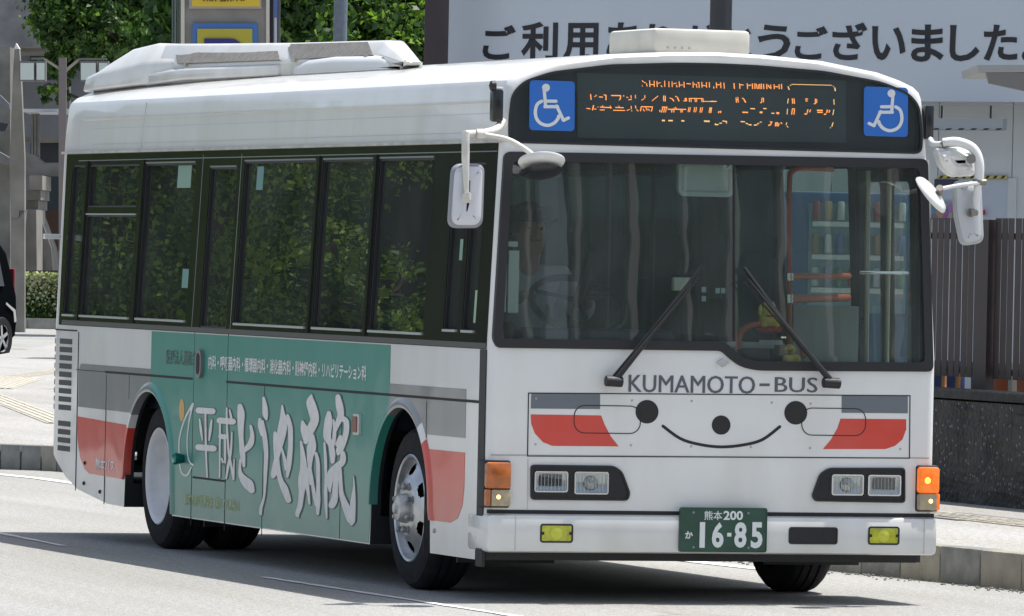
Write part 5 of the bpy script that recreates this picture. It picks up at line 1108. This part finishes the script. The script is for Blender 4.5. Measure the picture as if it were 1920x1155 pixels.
# hanging hazard beam, hazard tape, poster
hz = wrect('clearance_bar', 1700, 221, 1880, 244, .25, .31, mat('bar_grey', (.30, .33, .35), .5)); thing(hz, 'hanging grey clearance bar with a black hatched lower edge beside the roof corner', 'bar')
for k in range(6):
    x = 1748+k*23.5; a = uvw(x, 243.5, .31); b = uvw(x+12, 240.5, .31); sheet('hatch', [[(a[0], a[1]), (b[0]-.01, a[1]), (b[0]+.01, b[1]), (a[0]+.02, b[1])]], mW, .3105, .312, BLKT, hz)
wrect('hatch_edge', 1745, 243.2, 1880, 245, .3, .312, mat('edge_mid_grey', (.16, .17, .17), .6), hz)
for x in (1765, 1857): wrect('hanger', x-1, 198, x+1, 222, .27, .28, BLKT, hz)
tp = wrect('hazard_strip', 1757, 329, 1888, 335, -.29, -.27, mat('hazard_yellow', (.50, .42, .05), .5)); thing(tp, 'yellow and black striped strip over the pale doorway', 'strip')
for k in range(9):
    x = 1760+k*14.5; a = uvw(x, 334.6, -.27); b = uvw(x+6, 329.2, -.27); sheet('black_stripe', [[(a[0], a[1]), (b[0]-.004, a[1]), (b[0]+.02, b[1]), (a[0]+.02, b[1])]], mW, -.2695, -.268, BLKT, tp)
POST, n2, l2, b2 = node_mat('poster_print'); t_ = n2.new('ShaderNodeTexVoronoi'); t_.inputs['Scale'].default_value = 16; tcc = n2.new('ShaderNodeTexCoord'); l2.new(tcc.outputs['Object'], t_.inputs['Vector']); hs = n2.new('ShaderNodeHueSaturation'); hs.inputs['Saturation'].default_value = .8; hs.inputs['Value'].default_value = .35; l2.new(t_.outputs['Color'], hs.inputs['Color']); l2.new(hs.outputs[0], b2.inputs['Base Color'])
ps = wrect('poster', 1746, 378, 1785, 412, -.28, -.27, POST); thing(ps, 'small colourful poster on the wall beside the bus mirror', 'poster')
rs = wrect('red_tag', 1837, 394, 1845, 403, -.28, -.26, mat('tag_red', (.5, .03, .06), .5)); thing(rs, 'tiny red tag on the wall behind the mirror arm', 'tag')
# posts
def polepx(name, px0, px1, D, top_py, m, label, cat, square=True):
    pc = (px0+px1)/2; base = dist(pc, 475, D); rad = (px1-px0)/2/F_PX*D; zt_ = dist(pc, top_py, D).z
    bm = bmesh.new()
    if square: bx(bm, (0, 0, zt_/2), (rad*2, rad*1.6, zt_), bev=.004)
    else: tube(bm, [(0, 0, 0), (0, 0, zt_)], rad, 20)
    bx(bm, (0, 0, .01), (rad*3, rad*3, .02))
    o = build(name, bm, m, None, True); o.location = (base.x, base.y, KZ-.005); o.rotation_euler.z = -YAW; return thing(o, label, cat)
polepx('brown_post', 787, 832, 57.5, -80, mat('post_brown', (.038, .025, .028), .5, noise=.2), 'dark brown square post at the edge of the notice board', 'post')
polepx('dark_pole', 1321, 1363, 50, -80, mat('pole_charcoal', (.028, .032, .038), .4), 'round charcoal pole in front of the notice board lettering', 'pole', False)
polepx('grey_pole', 616, 642, 72, -80, mat('pole_steel_grey', (.13, .16, .20), .5, noise=.2, nscale=20), 'plain blue-grey pole in front of the bright green tree', 'pole', False)
# shelter roof at the right edge
cb = dist(1835, 127, 45); ce = dist(2250, 118, 44)
shel = empty('shelter_roof', (ce.x, ce.y, KZ)); thing(shel, 'grey flat shelter roof poking in below the notice board', 'shelter')
SI = Matrix.Translation(-Vector((ce.x, ce.y, KZ)))
def vquad(name, pxy, D, th, m, parent, back=None):
    """slab whose front outline is seen at the given points, th metres deep"""
    P = [dist(x, y, D) for x, y in pxy]; f2 = Vector((fw.x, fw.y, 0)).normalized(); n = len(P); vs = P+[p+f2*th for p in P]
    fs = [tuple(range(n)), tuple(range(2*n-1, n-1, -1))]+[(i, (i+1) % n, (i+1) % n+n, i+n) for i in range(n)]
    me = bpy.data.meshes.new(name); me.from_pydata([tuple(v) for v in vs], [], fs); bm = bmesh.new(); bm.from_mesh(me); bmesh.ops.recalc_face_normals(bm, faces=bm.faces[:]); bm.to_mesh(me); bm.free(); return link(name, me, m, parent)
for nm_, q_, m_ in (('roof_edge', [(1832, 122), (2250, 119), (2250, 134), (1835, 136)], mat('roof_edge_grey', (.32, .32, .31), .5)), ('roof_beam', [(1850, 136.5), (2250, 136.5), (2250, 240), (1855, 156)], mat('beam_grey_brown', (.17, .165, .155), .6))):
    o = vquad(nm_, q_, 45, 1.6 if 'edge' in nm_ else .12, m_, shel); o.matrix_parent_inverse = SI
q = dist(2200, 475, 45.3); o = tubes('support_post', [([(q.x, q.y, KZ), (q.x, q.y, 2.75)], .06)], STEEL, shel); o.matrix_parent_inverse = SI

# vending machine on the pavement (seen through the bus)
vb = dist(1552, 475, 43); vm = empty('vending_machine', (vb.x, vb.y, KZ), -YAW+.1); thing(vm, 'blue drinks vending machine on the pavement seen through the bus windscreen', 'vending machine')
VB = mat('vending_blue', (.05, .10, .19), .4); VD = mat('vending_display', (.16, .24, .28), .3); CANS = [mat('can_%s' % n__, c__, .35) for n__, c__ in (('white', (.4, .42, .42)), ('green', (.12, .22, .16)), ('amber', (.26, .20, .12)), ('blue', (.10, .16, .28)), ('red', (.24, .08, .08)))]
bm = bmesh.new(); bx(bm, (0, .3, .95), (1.0, .6, 1.9), bev=.02); build('cabinet', bm, VB, vm, True)
bm = bmesh.new(); bx(bm, (.18, -.004, 1.50), (.60, .02, .66)); build('display', bm, VD, vm)
for r_ in range(3):
    box('button_row', (-.1, -.03, 1.29+r_*.2), (.46, -.016, 1.32+r_*.2), mat('row_white', (.6, .6, .6), .5), vm)
    for k in range(8):
        bm = bmesh.new(); lathe(bm, [(0, .001), (0, .022), (.10, .022), (.112, .016), (.112, .001)], (-.08+k*.075, -.038, 1.33+r_*.2), 'z', 10); build('can', bm, CANS[(k*3+r_*2) % 5], vm, True)
box('dispenser_slot', (-.25, -.012, .25), (.3, .02, .45), BLACK, vm)

# ================================================================== PARKING SIGN PYLON
def vbox(name, px0, py0, px1, py1, D, th, m, parent=None, inv=None):
    o = vquad(name, [(px0, py0), (px1, py0), (px1, py1), (px0, py1)], D, th, m, parent)
    if inv is not None: o.matrix_parent_inverse = inv
    return o
pb = dist(420, 475, 75); pb.z = 0; pyl = empty('parking_sign_pylon', pb); thing(pyl, 'beige sign pylon with a blue-framed yellow parking sign beyond the roof unit', 'sign'); PYI = Matrix.Translation(-pb)
PYM = mat('pylon_beige', (.27, .255, .235), .7, noise=.15, nscale=4)
gy = 475+1.63/75*F_PX
vbox('pylon_body', 346, -90, 500, gy, 75, .5, PYM, pyl, PYI)
vbox('edge_trim', 339, -90, 346, gy, 74.97, .1, mat('cream_trim', (.55, .52, .43), .6), pyl, PYI); vbox('edge_trim', 499, -90, 505, gy, 74.97, .1, MATS['cream_trim'], pyl, PYI)
for x0, x1, nm_, c_ in ((322, 325, 'cable', (.10, .14, .13)), (327, 330, 'cable', (.18, .2, .2)), (331.5, 335, 'cable', (.08, .11, .10)), (335.5, 338.5, 'cable', (.13, .15, .14)), (505.5, 512, 'side_channel', (.035, .03, .05)), (512.5, 514.5, 'side_channel', (.22, .22, .23)), (519.5, 525, 'side_channel', (.10, .10, .11))):
    vbox(nm_, x0, -90, x1, gy, 75.1, .08, mat('%s_%d' % (nm_, int(x0)), c_, .6), pyl, PYI)
vbox('blue_pipe', 514.5, -90, 519, 33, 75.0, .06, mat('pipe_blue', (.05, .12, .35), .5), pyl, PYI); vbox('pale_pipe', 514.5, 33.2, 518.5, gy, 75.0, .06, mat('pipe_pale', (.40, .45, .52), .5), pyl, PYI)
vbox('sign_frame', 355, -70, 490, 16, 74.94, .05, mat('frame_beige', (.36, .345, .32), .6), pyl, PYI); vbox('yellow_sign', 360, -66, 487, 12, 74.92, .03, mat('sign_yellow', (.62, .44, .03), .5), pyl, PYI)
for k, (x0, y0, x1, y1) in enumerate(((382, -8, 382, 2), (386, -6, 389, 2), (394, -8, 394, 2), (398, -8, 398, 2.5), (406, -6, 404, 2.5), (414, -6, 414, 2.5), (422, -6, 422, 2.5), (427, -7, 427, 2.5), (433, -7, 433, 2.5), (439, -4, 437, 1), (447, -7, 444, 2), (449, -6, 453, 2), (457, -6, 457, 2))):
    vquad('lettering', [(x0-1.1, y0), (x0+1.1, y0), (x1+1.1, y1), (x1-1.1, y1)], 74.91, .01, INK, pyl).matrix_parent_inverse = PYI
vbox('lettering', 414, .8, 422.5, 2.6, 74.905, .01, INK, pyl, PYI)
vbox('sign_frame', 361, 44, 482, 170, 74.94, .05, mat('frame_blue', (.045, .15, .40), .5), pyl, PYI); vbox('yellow_sign', 370, 54, 473, 165, 74.92, .03, mat('sign_yellow_dull', (.40, .35, .03), .5), pyl, PYI)
P_pts = [(383, 160), (383, 72), (430, 72), (440, 73), (448, 78), (456, 88), (459, 100), (457, 112), (448, 124), (432, 130), (404, 130), (404, 160)]
vquad('parking_letter', P_pts, 74.90, .02, mat('letter_navy', (.015, .02, .14), .5), pyl).matrix_parent_inverse = PYI

# ================================================================== CONCRETE BUILDING FAR LEFT
cbp = dist(120, 475, 160); cbp.z = 0; cb_ = empty('concrete_building', cbp); thing(cb_, 'weathered grey concrete building with stepped corbels and dark openings behind the hedge', 'building'); CI = Matrix.Translation(-cbp)
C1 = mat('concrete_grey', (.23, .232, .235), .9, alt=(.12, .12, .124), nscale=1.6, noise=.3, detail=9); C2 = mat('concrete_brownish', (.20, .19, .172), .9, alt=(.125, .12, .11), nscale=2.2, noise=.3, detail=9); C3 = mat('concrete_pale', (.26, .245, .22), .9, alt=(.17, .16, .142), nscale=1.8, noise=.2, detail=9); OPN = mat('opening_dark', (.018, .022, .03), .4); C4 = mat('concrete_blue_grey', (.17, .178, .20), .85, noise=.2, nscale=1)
cq = lambda nm_, pts_, D, th, m: setattr(vquad(nm_, pts_, D, th, m, cb_), 'matrix_parent_inverse', CI)
cv = lambda nm_, x0, y0, x1, y1, D, th, m: vbox(nm_, x0, y0, x1, y1, D, th, m, cb_, CI)
cv('back_wall', -400, -120, 420, 640, 166, 1, C4)
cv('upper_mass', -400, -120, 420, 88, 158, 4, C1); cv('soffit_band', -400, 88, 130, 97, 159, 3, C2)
cv('opening', 56, 97, 125, 150, 165.7, .2, mat('opening_green_dark', (.02, .035, .02), .8))
cv('lower_wall', 48, 150, 130, 205, 164, .5, C4)
cv('canopy_slab', 43, 204, 132, 210, 159, 3, mat('slab_white', (.60, .62, .62), .6)); cv('canopy_slab', 73, 210.5, 104, 213, 158.5, .6, MATS['slab_white'])
for x in (58.5, 64.5, 70): cv('mullion', x, 213, x+4, 300, 160, .2, C2)
cv('opening', 72, 267, 110, 305, 163.5, .2, OPN); cv('opening', 57, 267, 63, 290, 163.5, .2, OPN); cv('parapet', 48, 257, 115, 267, 163, .5, C2)
cq('stair_slope', [(45, 285), (60, 290), (80, 306), (125, 306), (125, 329), (48, 329)], 158, 1.5, C2)
cv('opening', 78, 330, 125, 392, 162, .2, mat('opening_teal_dark', (.015, .03, .04), .4)); cv('opening', 76, 392, 125, 470, 162, .2, mat('opening_rust', (.065, .035, .025), .8))
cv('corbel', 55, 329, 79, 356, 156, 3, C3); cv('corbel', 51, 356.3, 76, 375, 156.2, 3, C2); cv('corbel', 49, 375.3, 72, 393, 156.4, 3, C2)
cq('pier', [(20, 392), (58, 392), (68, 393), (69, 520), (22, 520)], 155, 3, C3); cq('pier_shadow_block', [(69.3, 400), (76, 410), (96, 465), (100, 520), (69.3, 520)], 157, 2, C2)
cq('sloped_bracket', [(24, 406), (36, 395), (49, 394), (44, 440), (35, 447), (31, 443)], 154.5, .4, mat('bracket_grey', (.13, .13, .135), .9))
cv('column', -60, 88, 19, 520, 152, 2.5, C2); cq('handrail_slab', [(-40, 155), (0, 178), (18, 196), (18, 204), (-40, 178)], 151, .3, C4); cq('stair_soffit', [(-60, 250), (18, 296), (18, 306), (-60, 300)], 151.2, .5, C1)
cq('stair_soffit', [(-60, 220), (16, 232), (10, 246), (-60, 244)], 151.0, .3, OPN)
cv('low_wall', 36, 507, 260, 514, 154, .5, mat('low_wall_dark', (.05, .045, .045), .8))
# tapered pylon with a bright cap
pp = dist(32, 475, 142); pp.z = 0; tpil = empty('tapered_pillar', pp); thing(tpil, 'tall tapered beige concrete pillar with a bright white tip', 'pillar')
TPI = Matrix.Translation(-pp)
for nm_, pts_, m_ in (('shaft', [(27, 92), (36, 92), (40, 160), (46, 300), (46, 395), (36, 395), (35, 408), (20, 410), (18, 300), (22, 200), (24, 140)], C3), ('cap', [(30, 81), (26.5, 91.7), (36.5, 91.7)], mat('cap_white', (.8, .8, .78), .4))):
    vquad(nm_, pts_, 142, .35, m_, tpil).matrix_parent_inverse = TPI
vquad('shaft', [(20, 410.5), (35, 408.5), (46, 396), (46, 640), (20, 640)], 142.02, .3, C3, tpil).matrix_parent_inverse = TPI
# lamp post with box lanterns
lp = dist(117, 475, 118); lp.z = 0; lamp = empty('street_lamp', lp); thing(lamp, 'brown lamp post with two arms and square white lanterns', 'street lamp'); LI = Matrix.Translation(-lp)
LPM = mat('lamp_brown', (.17, .145, .14), .6); LGL = mat('lantern_white', (.52, .58, .54), .5); LFR = mat('lantern_frame', (.12, .12, .125), .5)
vbox('post', 110, 108, 124, 475+1.63/118*F_PX, 118, .12, LPM, lamp, LI)
for q_ in ([(78, 110), (84, 109), (111, 126), (110, 131)], [(124, 128), (146, 110), (152, 111), (124, 135)]): vquad('arm', q_, 118.03, .06, mat('arm_tan', (.30, .26, .22), .5), lamp).matrix_parent_inverse = LI
vbox('arm_head', 58, 108, 82, 111.5, 118, .1, LFR, lamp, LI); vbox('arm_head', 146, 109, 200, 112.5, 118, .1, LFR, lamp, LI)
for x0, x1 in ((36.5, 65), (67, 85), (150, 181), (184, 203)):
    fr2 = vbox('lantern', x0, 114.5, x1, 151.5, 118, .36, LFR, lamp, LI)
    vbox('lantern_glass', x0+1.6, 118, x1-1.6, 149.5, 117.97, .02, LGL, lamp, LI)
# hedge, its kerb
HK = onz(60, 602).to_2d()
hb = dist(68, 475, 149.5); hb.z = 0
def leafmesh(name, centres, size, mats_, parent=None, flat=.5, squash=1.0, drop=.0, matid=None):
    """many small bent leaves (two triangles each way) at given centres"""
    n = len(centres); c = np.asarray(centres)
    th = rng.uniform(0, 2*np.pi, n); ph = np.arccos(np.clip(rng.normal(.35, .45, n), -1, 1)); nrm = np.stack([np.sin(ph)*np.cos(th), np.sin(ph)*np.sin(th), np.cos(ph)], 1)
    r_ = rng.normal(size=(n, 3)); a = np.cross(nrm, r_); a /= np.linalg.norm(a, axis=1, keepdims=True); b = np.cross(nrm, a)
    s = size*rng.uniform(.6, 1.35, (n, 1))
    v0 = c-a*s*.5; v1 = c+b*s*.36+nrm*s*.08; v2 = c+a*s*.55-np.array([[0, 0, 1]])*s*.12; v3 = c-b*s*.36+nrm*s*.08
    vs = np.stack([v0, v1, v2, v3], 1).reshape(-1, 3)
    me = bpy.data.meshes.new(name); me.vertices.add(4*n); me.vertices.foreach_set('co', vs.ravel().astype(np.float32))
    me.loops.add(4*n); me.loops.foreach_set('vertex_index', np.arange(4*n, dtype=np.int32)); me.polygons.add(n); me.polygons.foreach_set('loop_start', np.arange(0, 4*n, 4, dtype=np.int32)); me.polygons.foreach_set('loop_total', np.full(n, 4, np.int32))
    for m_ in mats_: me.materials.append(m_)
    me.polygons.foreach_set('material_index', (matid if matid is not None else rng.integers(0, len(mats_), n)).astype(np.int32)); me.update(); me.validate()
    return link(name, me, None, parent)
def leafmat(name, col, tr=.35):
    m, n, l, b = node_mat(name); b.inputs['Base Color'].default_value = (*col, 1); b.inputs['Roughness'].default_value = .5; b.inputs['Specular IOR Level'].default_value = .35
    t = n.new('ShaderNodeBsdfTranslucent'); t.inputs[0].default_value = (col[0]*1.5, col[1]*1.6, col[2]*.7, 1); mx_ = n.new('ShaderNodeMixShader'); mx_.inputs[0].default_value = tr
    o = n['Material Output']; l.new(b.outputs[0], mx_.inputs[1]); l.new(t.outputs[0], mx_.inputs[2]); l.new(mx_.outputs[0], o.inputs[0]); return m
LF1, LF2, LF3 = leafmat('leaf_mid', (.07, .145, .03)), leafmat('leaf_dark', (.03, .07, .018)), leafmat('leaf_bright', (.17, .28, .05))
LF4 = leafmat('leaf_reflection_bright', (.20, .30, .06)); LH = leafmat('hedge_pale_leaf', (.45, .48, .30), .2); BARK = mat('bark', (.07, .055, .045), .9, noise=.4, nscale=6, bump=.5, bscale=12)  # LF4: leaf colour raised to brighten the foliage mirrored in the windows
hedge = empty('hedge', hb); thing(hedge, 'clipped low hedge with pale new leaves between the road and the concrete building', 'hedge')
hd = Vector((math.cos(YAW), -math.sin(YAW)))
n = 15000; uu = rng.uniform(-1.5, 5.5, n); vv = rng.uniform(0, 1, n); zz_ = rng.uniform(.12, 1.0, n); zz_ = np.where(rng.random(n) < .25, rng.normal(1.0, .03, n), zz_)
fwd2 = np.array([math.sin(YAW), math.cos(YAW)]); lat = np.array([hd.x, hd.y])
dep = np.abs(rng.normal(0, .18, n))
cen = np.stack([uu*lat[0]+dep*fwd2[0], uu*lat[1]+dep*fwd2[1], zz_+.12], 1)
o = leafmesh('foliage', cen, .085, [LH, LF1, LF2], hedge, matid=np.where(rng.random(n) < np.clip((zz_-.1)*1.1, .12, .85), 0, rng.integers(1, 3, n)))
o['kind'] = 'stuff'
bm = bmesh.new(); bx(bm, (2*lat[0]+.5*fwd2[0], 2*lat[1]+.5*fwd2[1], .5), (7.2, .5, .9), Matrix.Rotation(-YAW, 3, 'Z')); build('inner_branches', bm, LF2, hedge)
hk = empty('hedge_kerb', hb+Vector((-fwd2[0]*.6, -fwd2[1]*.6, 0))); thing(hk, 'pale concrete kerb along the foot of the hedge', 'kerb')
for k in range(16):
    u = -4+k*.6; bm = bmesh.new(); bx(bm, (u*lat[0], u*lat[1], .11), (.59, .16, .22), Matrix.Rotation(-YAW, 3, 'Z')); build('kerbstone', bm, mat('pale_kerb', (.30, .295, .27), .9, alt=(.2, .2, .185), nscale=5), hk)

# ================================================================== TREES
def tree(label, base, trunk_h, crowns, nleaf, size, mats_, w_b=(.5, .3, .2), group=None, seed=0):
    t = empty('tree', base); thing(t, label, 'tree', group); rnd_ = random.Random(seed); bm = bmesh.new()
    top = Vector((0, 0, trunk_h)); tube(bm, [(0, 0, 0), (.05, .02, trunk_h*.5), top], [.24, .19, .15], 10); C = []
    for cx_, cy_, cz_, r_ in crowns:
        c = Vector((cx_, cy_, cz_)); m_ = (top+c)/2+Vector((rnd_.uniform(-.2, .2), rnd_.uniform(-.2, .2), .1)); tube(bm, [top-Vector((0, 0, .3)), m_, c], [.11, .06, .02], 6)
        for k in range(6):
            e = c+Vector((rnd_.gauss(0, 1), rnd_.gauss(0, 1), rnd_.gauss(0, .7))).normalized()*r_*.85; tube(bm, [c, (c+e)/2+Vector((0, 0, .08)), e], [.03, .02, .008], 5)
    build('trunk', bm, BARK, t, True)
    tot = sum(r_**2 for *_, r_ in crowns); cen_ = []; ids = []
    for cx_, cy_, cz_, r_ in crowns:
        k = int(nleaf*r_*r_/tot); ncl = max(12, k//45); d = rng.normal(size=(ncl, 3)); d /= np.linalg.norm(d, axis=1, keepdims=True); rad = r_*rng.uniform(.45, 1.0, (ncl, 1))**.6
        cc_ = np.array([cx_, cy_, cz_])+d*rad*np.array([1, 1, .85]); idx = rng.integers(0, ncl, k); tone = rng.random(ncl)
        p = cc_[idx]+rng.normal(0, 1, (k, 3))*r_*np.array([.11, .11, .085]); cen_.append(p); tt = tone[idx]*.6+rng.random(k)*.4
        ids.append(np.where(tt < w_b[0], 0, np.where(tt < w_b[0]+w_b[1], 1, 2)))
    leafmesh('crown', np.concatenate(cen_), size, mats_, t, matid=np.concatenate(ids)); return t
def at_ground(px, D): p = dist(px, 475, D); p.z = 0; return p
def crown_px(base, lst):
    out = []
    for px, py, D, r_ in lst: p = dist(px, py, D)-base; out.append((p.x, p.y, p.z, r_))
    return out
b0 = at_ground(400, 138)
tree('dark green tree overhanging the concrete building above the rear of the bus', b0, 3.2, crown_px(b0, [(215, -60, 138, 1.7), (150, 10, 137, 1.0), (300, 10, 138, 1.2), (110, 20, 137, .55), (205, 60, 136.5, .75), (118, 110, 137, .42), (105, 165, 137, .34), (150, 80, 137, .6), (330, 60, 139, .9), (290, 75, 138, .7)]), 52000, .11, [LF2, LF1, LF3], (.5, .32), None, 3)
b0 = at_ground(690, 88)
tree('bright green tree behind the blue-grey pole', b0, 2.6, crown_px(b0, [(570, 10, 88, .85), (660, -20, 88, 1.2), (740, 20, 87.5, .8), (610, 80, 88, .7), (700, 90, 87, .8), (770, 100, 87, .6), (545, 70, 88.5, .6), (640, 40, 87.5, .7), (700, 160, 88, 1.0), (560, 150, 88, .9)]), 60000, .10, [LF1, LF2, LF3], (.30, .40), None, 5)
# wood behind: fills the gaps
bm = bmesh.new()
b0 = at_ground(620, 96)
cen = []
lat3 = np.array([rt.x, rt.y, 0]); f3_ = np.array([fw.x, fw.y, 0])
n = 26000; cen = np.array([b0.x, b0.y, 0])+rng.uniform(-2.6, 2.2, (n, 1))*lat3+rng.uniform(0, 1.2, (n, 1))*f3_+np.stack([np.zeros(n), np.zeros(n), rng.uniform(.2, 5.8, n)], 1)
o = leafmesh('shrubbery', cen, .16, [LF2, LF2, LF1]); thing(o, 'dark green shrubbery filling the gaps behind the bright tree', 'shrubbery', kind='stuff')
# unseen street trees added out to the left, shaped for the bus window reflections
refl = [(-5.5, 26, 0, 1.5, 1.3, 'nearest unseen street tree added across the road, its bright crown mirrored in the rear bus windows'), (-7.4, 32, 1, 1.6, 1.3, 'second unseen street tree added across the road, between the nearest tree and the taller ones'), (-9.8, 40, 2, 1.9, 1.35, 'third unseen street tree added across the road, half hidden behind two nearer crowns'), (-12.6, 50, 3, 2.6, 1.3, 'farthest unseen street tree added across the road, in front of the added dark wall'), (-10.9, 36, 4, .9, .62, 'low unseen tree added among the street trees, mirrored in the front bus windows'), (-8.1, 27.5, 5, .7, .5, 'smallest unseen sapling added beside the hedge across the road')]
for i, (x, y, s_, z0, r_, lb) in enumerate(refl):
    q_ = random.Random(s_*9+1); cr_ = [(q_.uniform(-1.0, 1.0)*r_, q_.uniform(-1.0, 1.0)*r_, z0+.40*k*r_, .92*r_) for k in range(8)]
    tree(lb, Vector((x, y, 0)), max(.6, z0-.3), cr_, 56000 if r_ > .9 else 16000, .058, [LF1, LF2, LF4], (.28, .26), 'unseen street trees for window reflections', s_+20)
n = 16000; t_u = rng.uniform(0, 1, n); cen = np.stack([-6-18*t_u+rng.normal(0, .25, n), 33+33*t_u+rng.normal(0, .25, n), rng.uniform(.1, 1.6, n)**1.0], 1)
o = leafmesh('unseen_hedge', cen, .13, [LF2, LF1, LF2]); thing(o, 'unseen dark hedge added below the street trees for the window reflections', 'hedge', kind='stuff')  # unseen leaves added for the dark lower part of the window reflections
m_ = mat('sky_blocker_dark', (.035, .04, .038), .8, noise=.4, nscale=1)
o = box('sky_blocker', (-34, 66, 0), (-6, 67, 9), m_); o.rotation_euler.z = 0; thing(o, 'unseen dark wall added behind the street trees to keep sky out of window reflections', 'wall')  # unseen wall added to hide bright sky from the side window reflections
# unseen building added behind the camera, columns shaped as streaks in the windscreen reflection
ob = empty('reflection_building', (22, -62, 0)); thing(ob, 'unseen building added behind the camera, its columns streaking the windscreen reflection', 'building'); OI = Matrix.Translation((-22, 62, 0))
o = box('facade', (2, -64, 0), (44, -62, 15), mat('reflected_facade', (.20, .22, .24), .6), ob); o.matrix_parent_inverse = OI
for k, (x, wd, c_) in enumerate(((8, .3, 0), (11.2, .2, 0), (14.5, .35, 0), (17.6, .25, 1), (20.2, .4, 0), (21.45, .07, 2), (21.62, .12, 0), (21.86, .05, 2), (22.12, .34, 1), (22.62, .08, 2), (22.85, .4, 0), (23.42, .12, 2), (23.62, .5, 0), (24.28, .06, 2), (24.42, .3, 0), (24.84, .16, 2), (25.1, .45, 0), (25.72, .07, 2), (25.9, .3, 0), (26.4, .1, 2), (26.6, .6, 0), (27.4, .12, 2), (27.7, .4, 0), (29.6, .2, 0), (32.4, .4, 0), (36, .3, 1), (39, .3, 0))):
    o = box('column', (x, -61.99, 0), (x+wd, -61.7, 8.5), mat('column_blue', (.62, .72, .80), .6) if c_ == 1 else mat('column_pale', (.62, .58, .52), .7) if c_ == 2 else mat('column_grey', (.045, .043, .045), .7), ob); o.matrix_parent_inverse = OI
for z in (3.4, 7.2, 11): o = box('floor_band', (2, -61.98, z), (44, -61.8, z+.35), mat('band_grey', (.09, .09, .095), .7), ob); o.matrix_parent_inverse = OI

# ================================================================== MINIVAN (far left)
def van():
    D0 = 106; p = dist(-62, 475, D0); head = -YAW*0
    t = empty('minivan', (p.x, p.y, 0)); thing(t, 'black minivan cut by the left edge with a thin red tail lamp', 'van')
    vd = (Vector((fw.x, fw.y))*-math.cos(R(24))+Vector((rt.x, rt.y))*-math.sin(R(24))).normalized()     # nose comes towards the camera and to the left
    t.rotation_euler.z = math.atan2(vd.y, vd.x)                 # local +x = forwards
    BK = mat('black_car_paint', (.004, .005, .006), .4, coat=.0, spec=.0)
    prof = [(-.02, .35), (-.06, .62), (-.03, .95), (.05, 1.15), (.22, 1.60), (.40, 1.74), (1.2, 1.80), (2.6, 1.78), (3.1, 1.60), (3.75, 1.08), (4.25, .92), (4.42, .70), (4.42, .32), (4.0, .22), (.25, .22)]
    def mv(u, v, w_=0): return Vector((u, w_, v))
    bm = bmesh.new(); rings = []
    for y, ins in ((-.86, .10), (-.84, .03), (-.80, 0), (.80, 0), (.84, .03), (.86, .10)):
        q = inset(prof, ins); rings.append([bm.verts.new((x, y+(-.10*max(0, z-1.05) if y > 0 else .10*max(0, z-1.05)), z)) for x, z in q])
    N = len(prof)
    for a, b in zip(rings, rings[1:]):
        for i in range(N): bm.faces.new((a[i], a[(i+1) % N], b[(i+1) % N], b[i]))
    bm.faces.new(rings[0]); bm.faces.new(rings[-1]); build('body', bm, BK, t, True, 40)
    gq = [[(.40, 1.10), (.52, 1.55), (1.35, 1.64), (1.35, 1.08)], [(1.42, 1.08), (1.42, 1.64), (2.35, 1.62), (2.35, 1.05)], [(2.42, 1.05), (2.42, 1.61), (2.75, 1.55), (3.25, 1.06)]]
    for s_ in (-1, 1):
        for q in gq: sheet('side_window', [q], lambda u, v, w_: Vector((u, s_*(.855-.10*(v-1.05)+w_), v)), -.01, .006, GLOSSBLK, t)
        for wxp in (.46, 3.45):
            bm = bmesh.new(); lathe(bm, [(0, .22), (0, .30), (.03, .325), (.17, .325), (.2, .30), (.2, .2)], (wxp, s_*.68, .325), 'y', 32, s_); w_ = build('wheel', bm, TYRE, t, True)
            bm = bmesh.new(); lathe(bm, [(.16, .225), (.195, .22), (.17, .19)], (wxp, s_*.68, .325), 'y', 28, s_)
            for k in range(5):
                a = R(72*k+10); bx(bm, (wxp+.11*math.cos(a), s_*.86, .325+.11*math.sin(a)), (.20, .02, .05), Matrix.Rotation(-a, 3, 'Y'))
            build('rim', bm, STEEL, w_)
            bm = bmesh.new(); lathe(bm, [(.1, .21), (.1, .01)], (wxp, s_*.68, .325), 'y', 20, s_); build('brake_disc', bm, DARK, w_)
        box('tail_lamp', (-.045, s_*.70-.09, 1.0), (.02, s_*.70+.11, 1.36), mat('tail_red', (.13, .008, .012), .3), t, .02)
        box('door_handle', (1.2, s_*.87-.01, .95), (1.4, s_*.87+.02, .99), CHROME, t)
        box('headlamp', (4.1, s_*.62-.18, .72), (4.40, s_*.62+.18, .9), CLR, t, .03)
        sheet('pale_side_band', [[(.02, .58), (.06, .75), (.35, .86), (.36, .83), (.12, .72), (.08, .56)]], lambda u, v, w_: Vector((u, s_*(.862+w_), v)), 0, .008, mat('chrome_dull', (.5, .52, .5), .3, .6), t)  # pale dull-metal band on the rear flank
    sheet('rear_window', [[(-.6, 1.15), (.6, 1.15), (.5, 1.6), (-.5, 1.6)]], lambda u, v, w_: Vector((-.02+.38*(v-1.15)+w_*-1, u, v)), -.02, .01, GLOSSBLK, t)
    sheet('windscreen', [[(-.68, 1.1), (.68, 1.1), (.58, 1.6), (-.58, 1.6)]], lambda u, v, w_: Vector((3.78-1.25*(v-1.06)+w_, u, v)), -.02, .01, GLOSSBLK, t)
    return t
van()
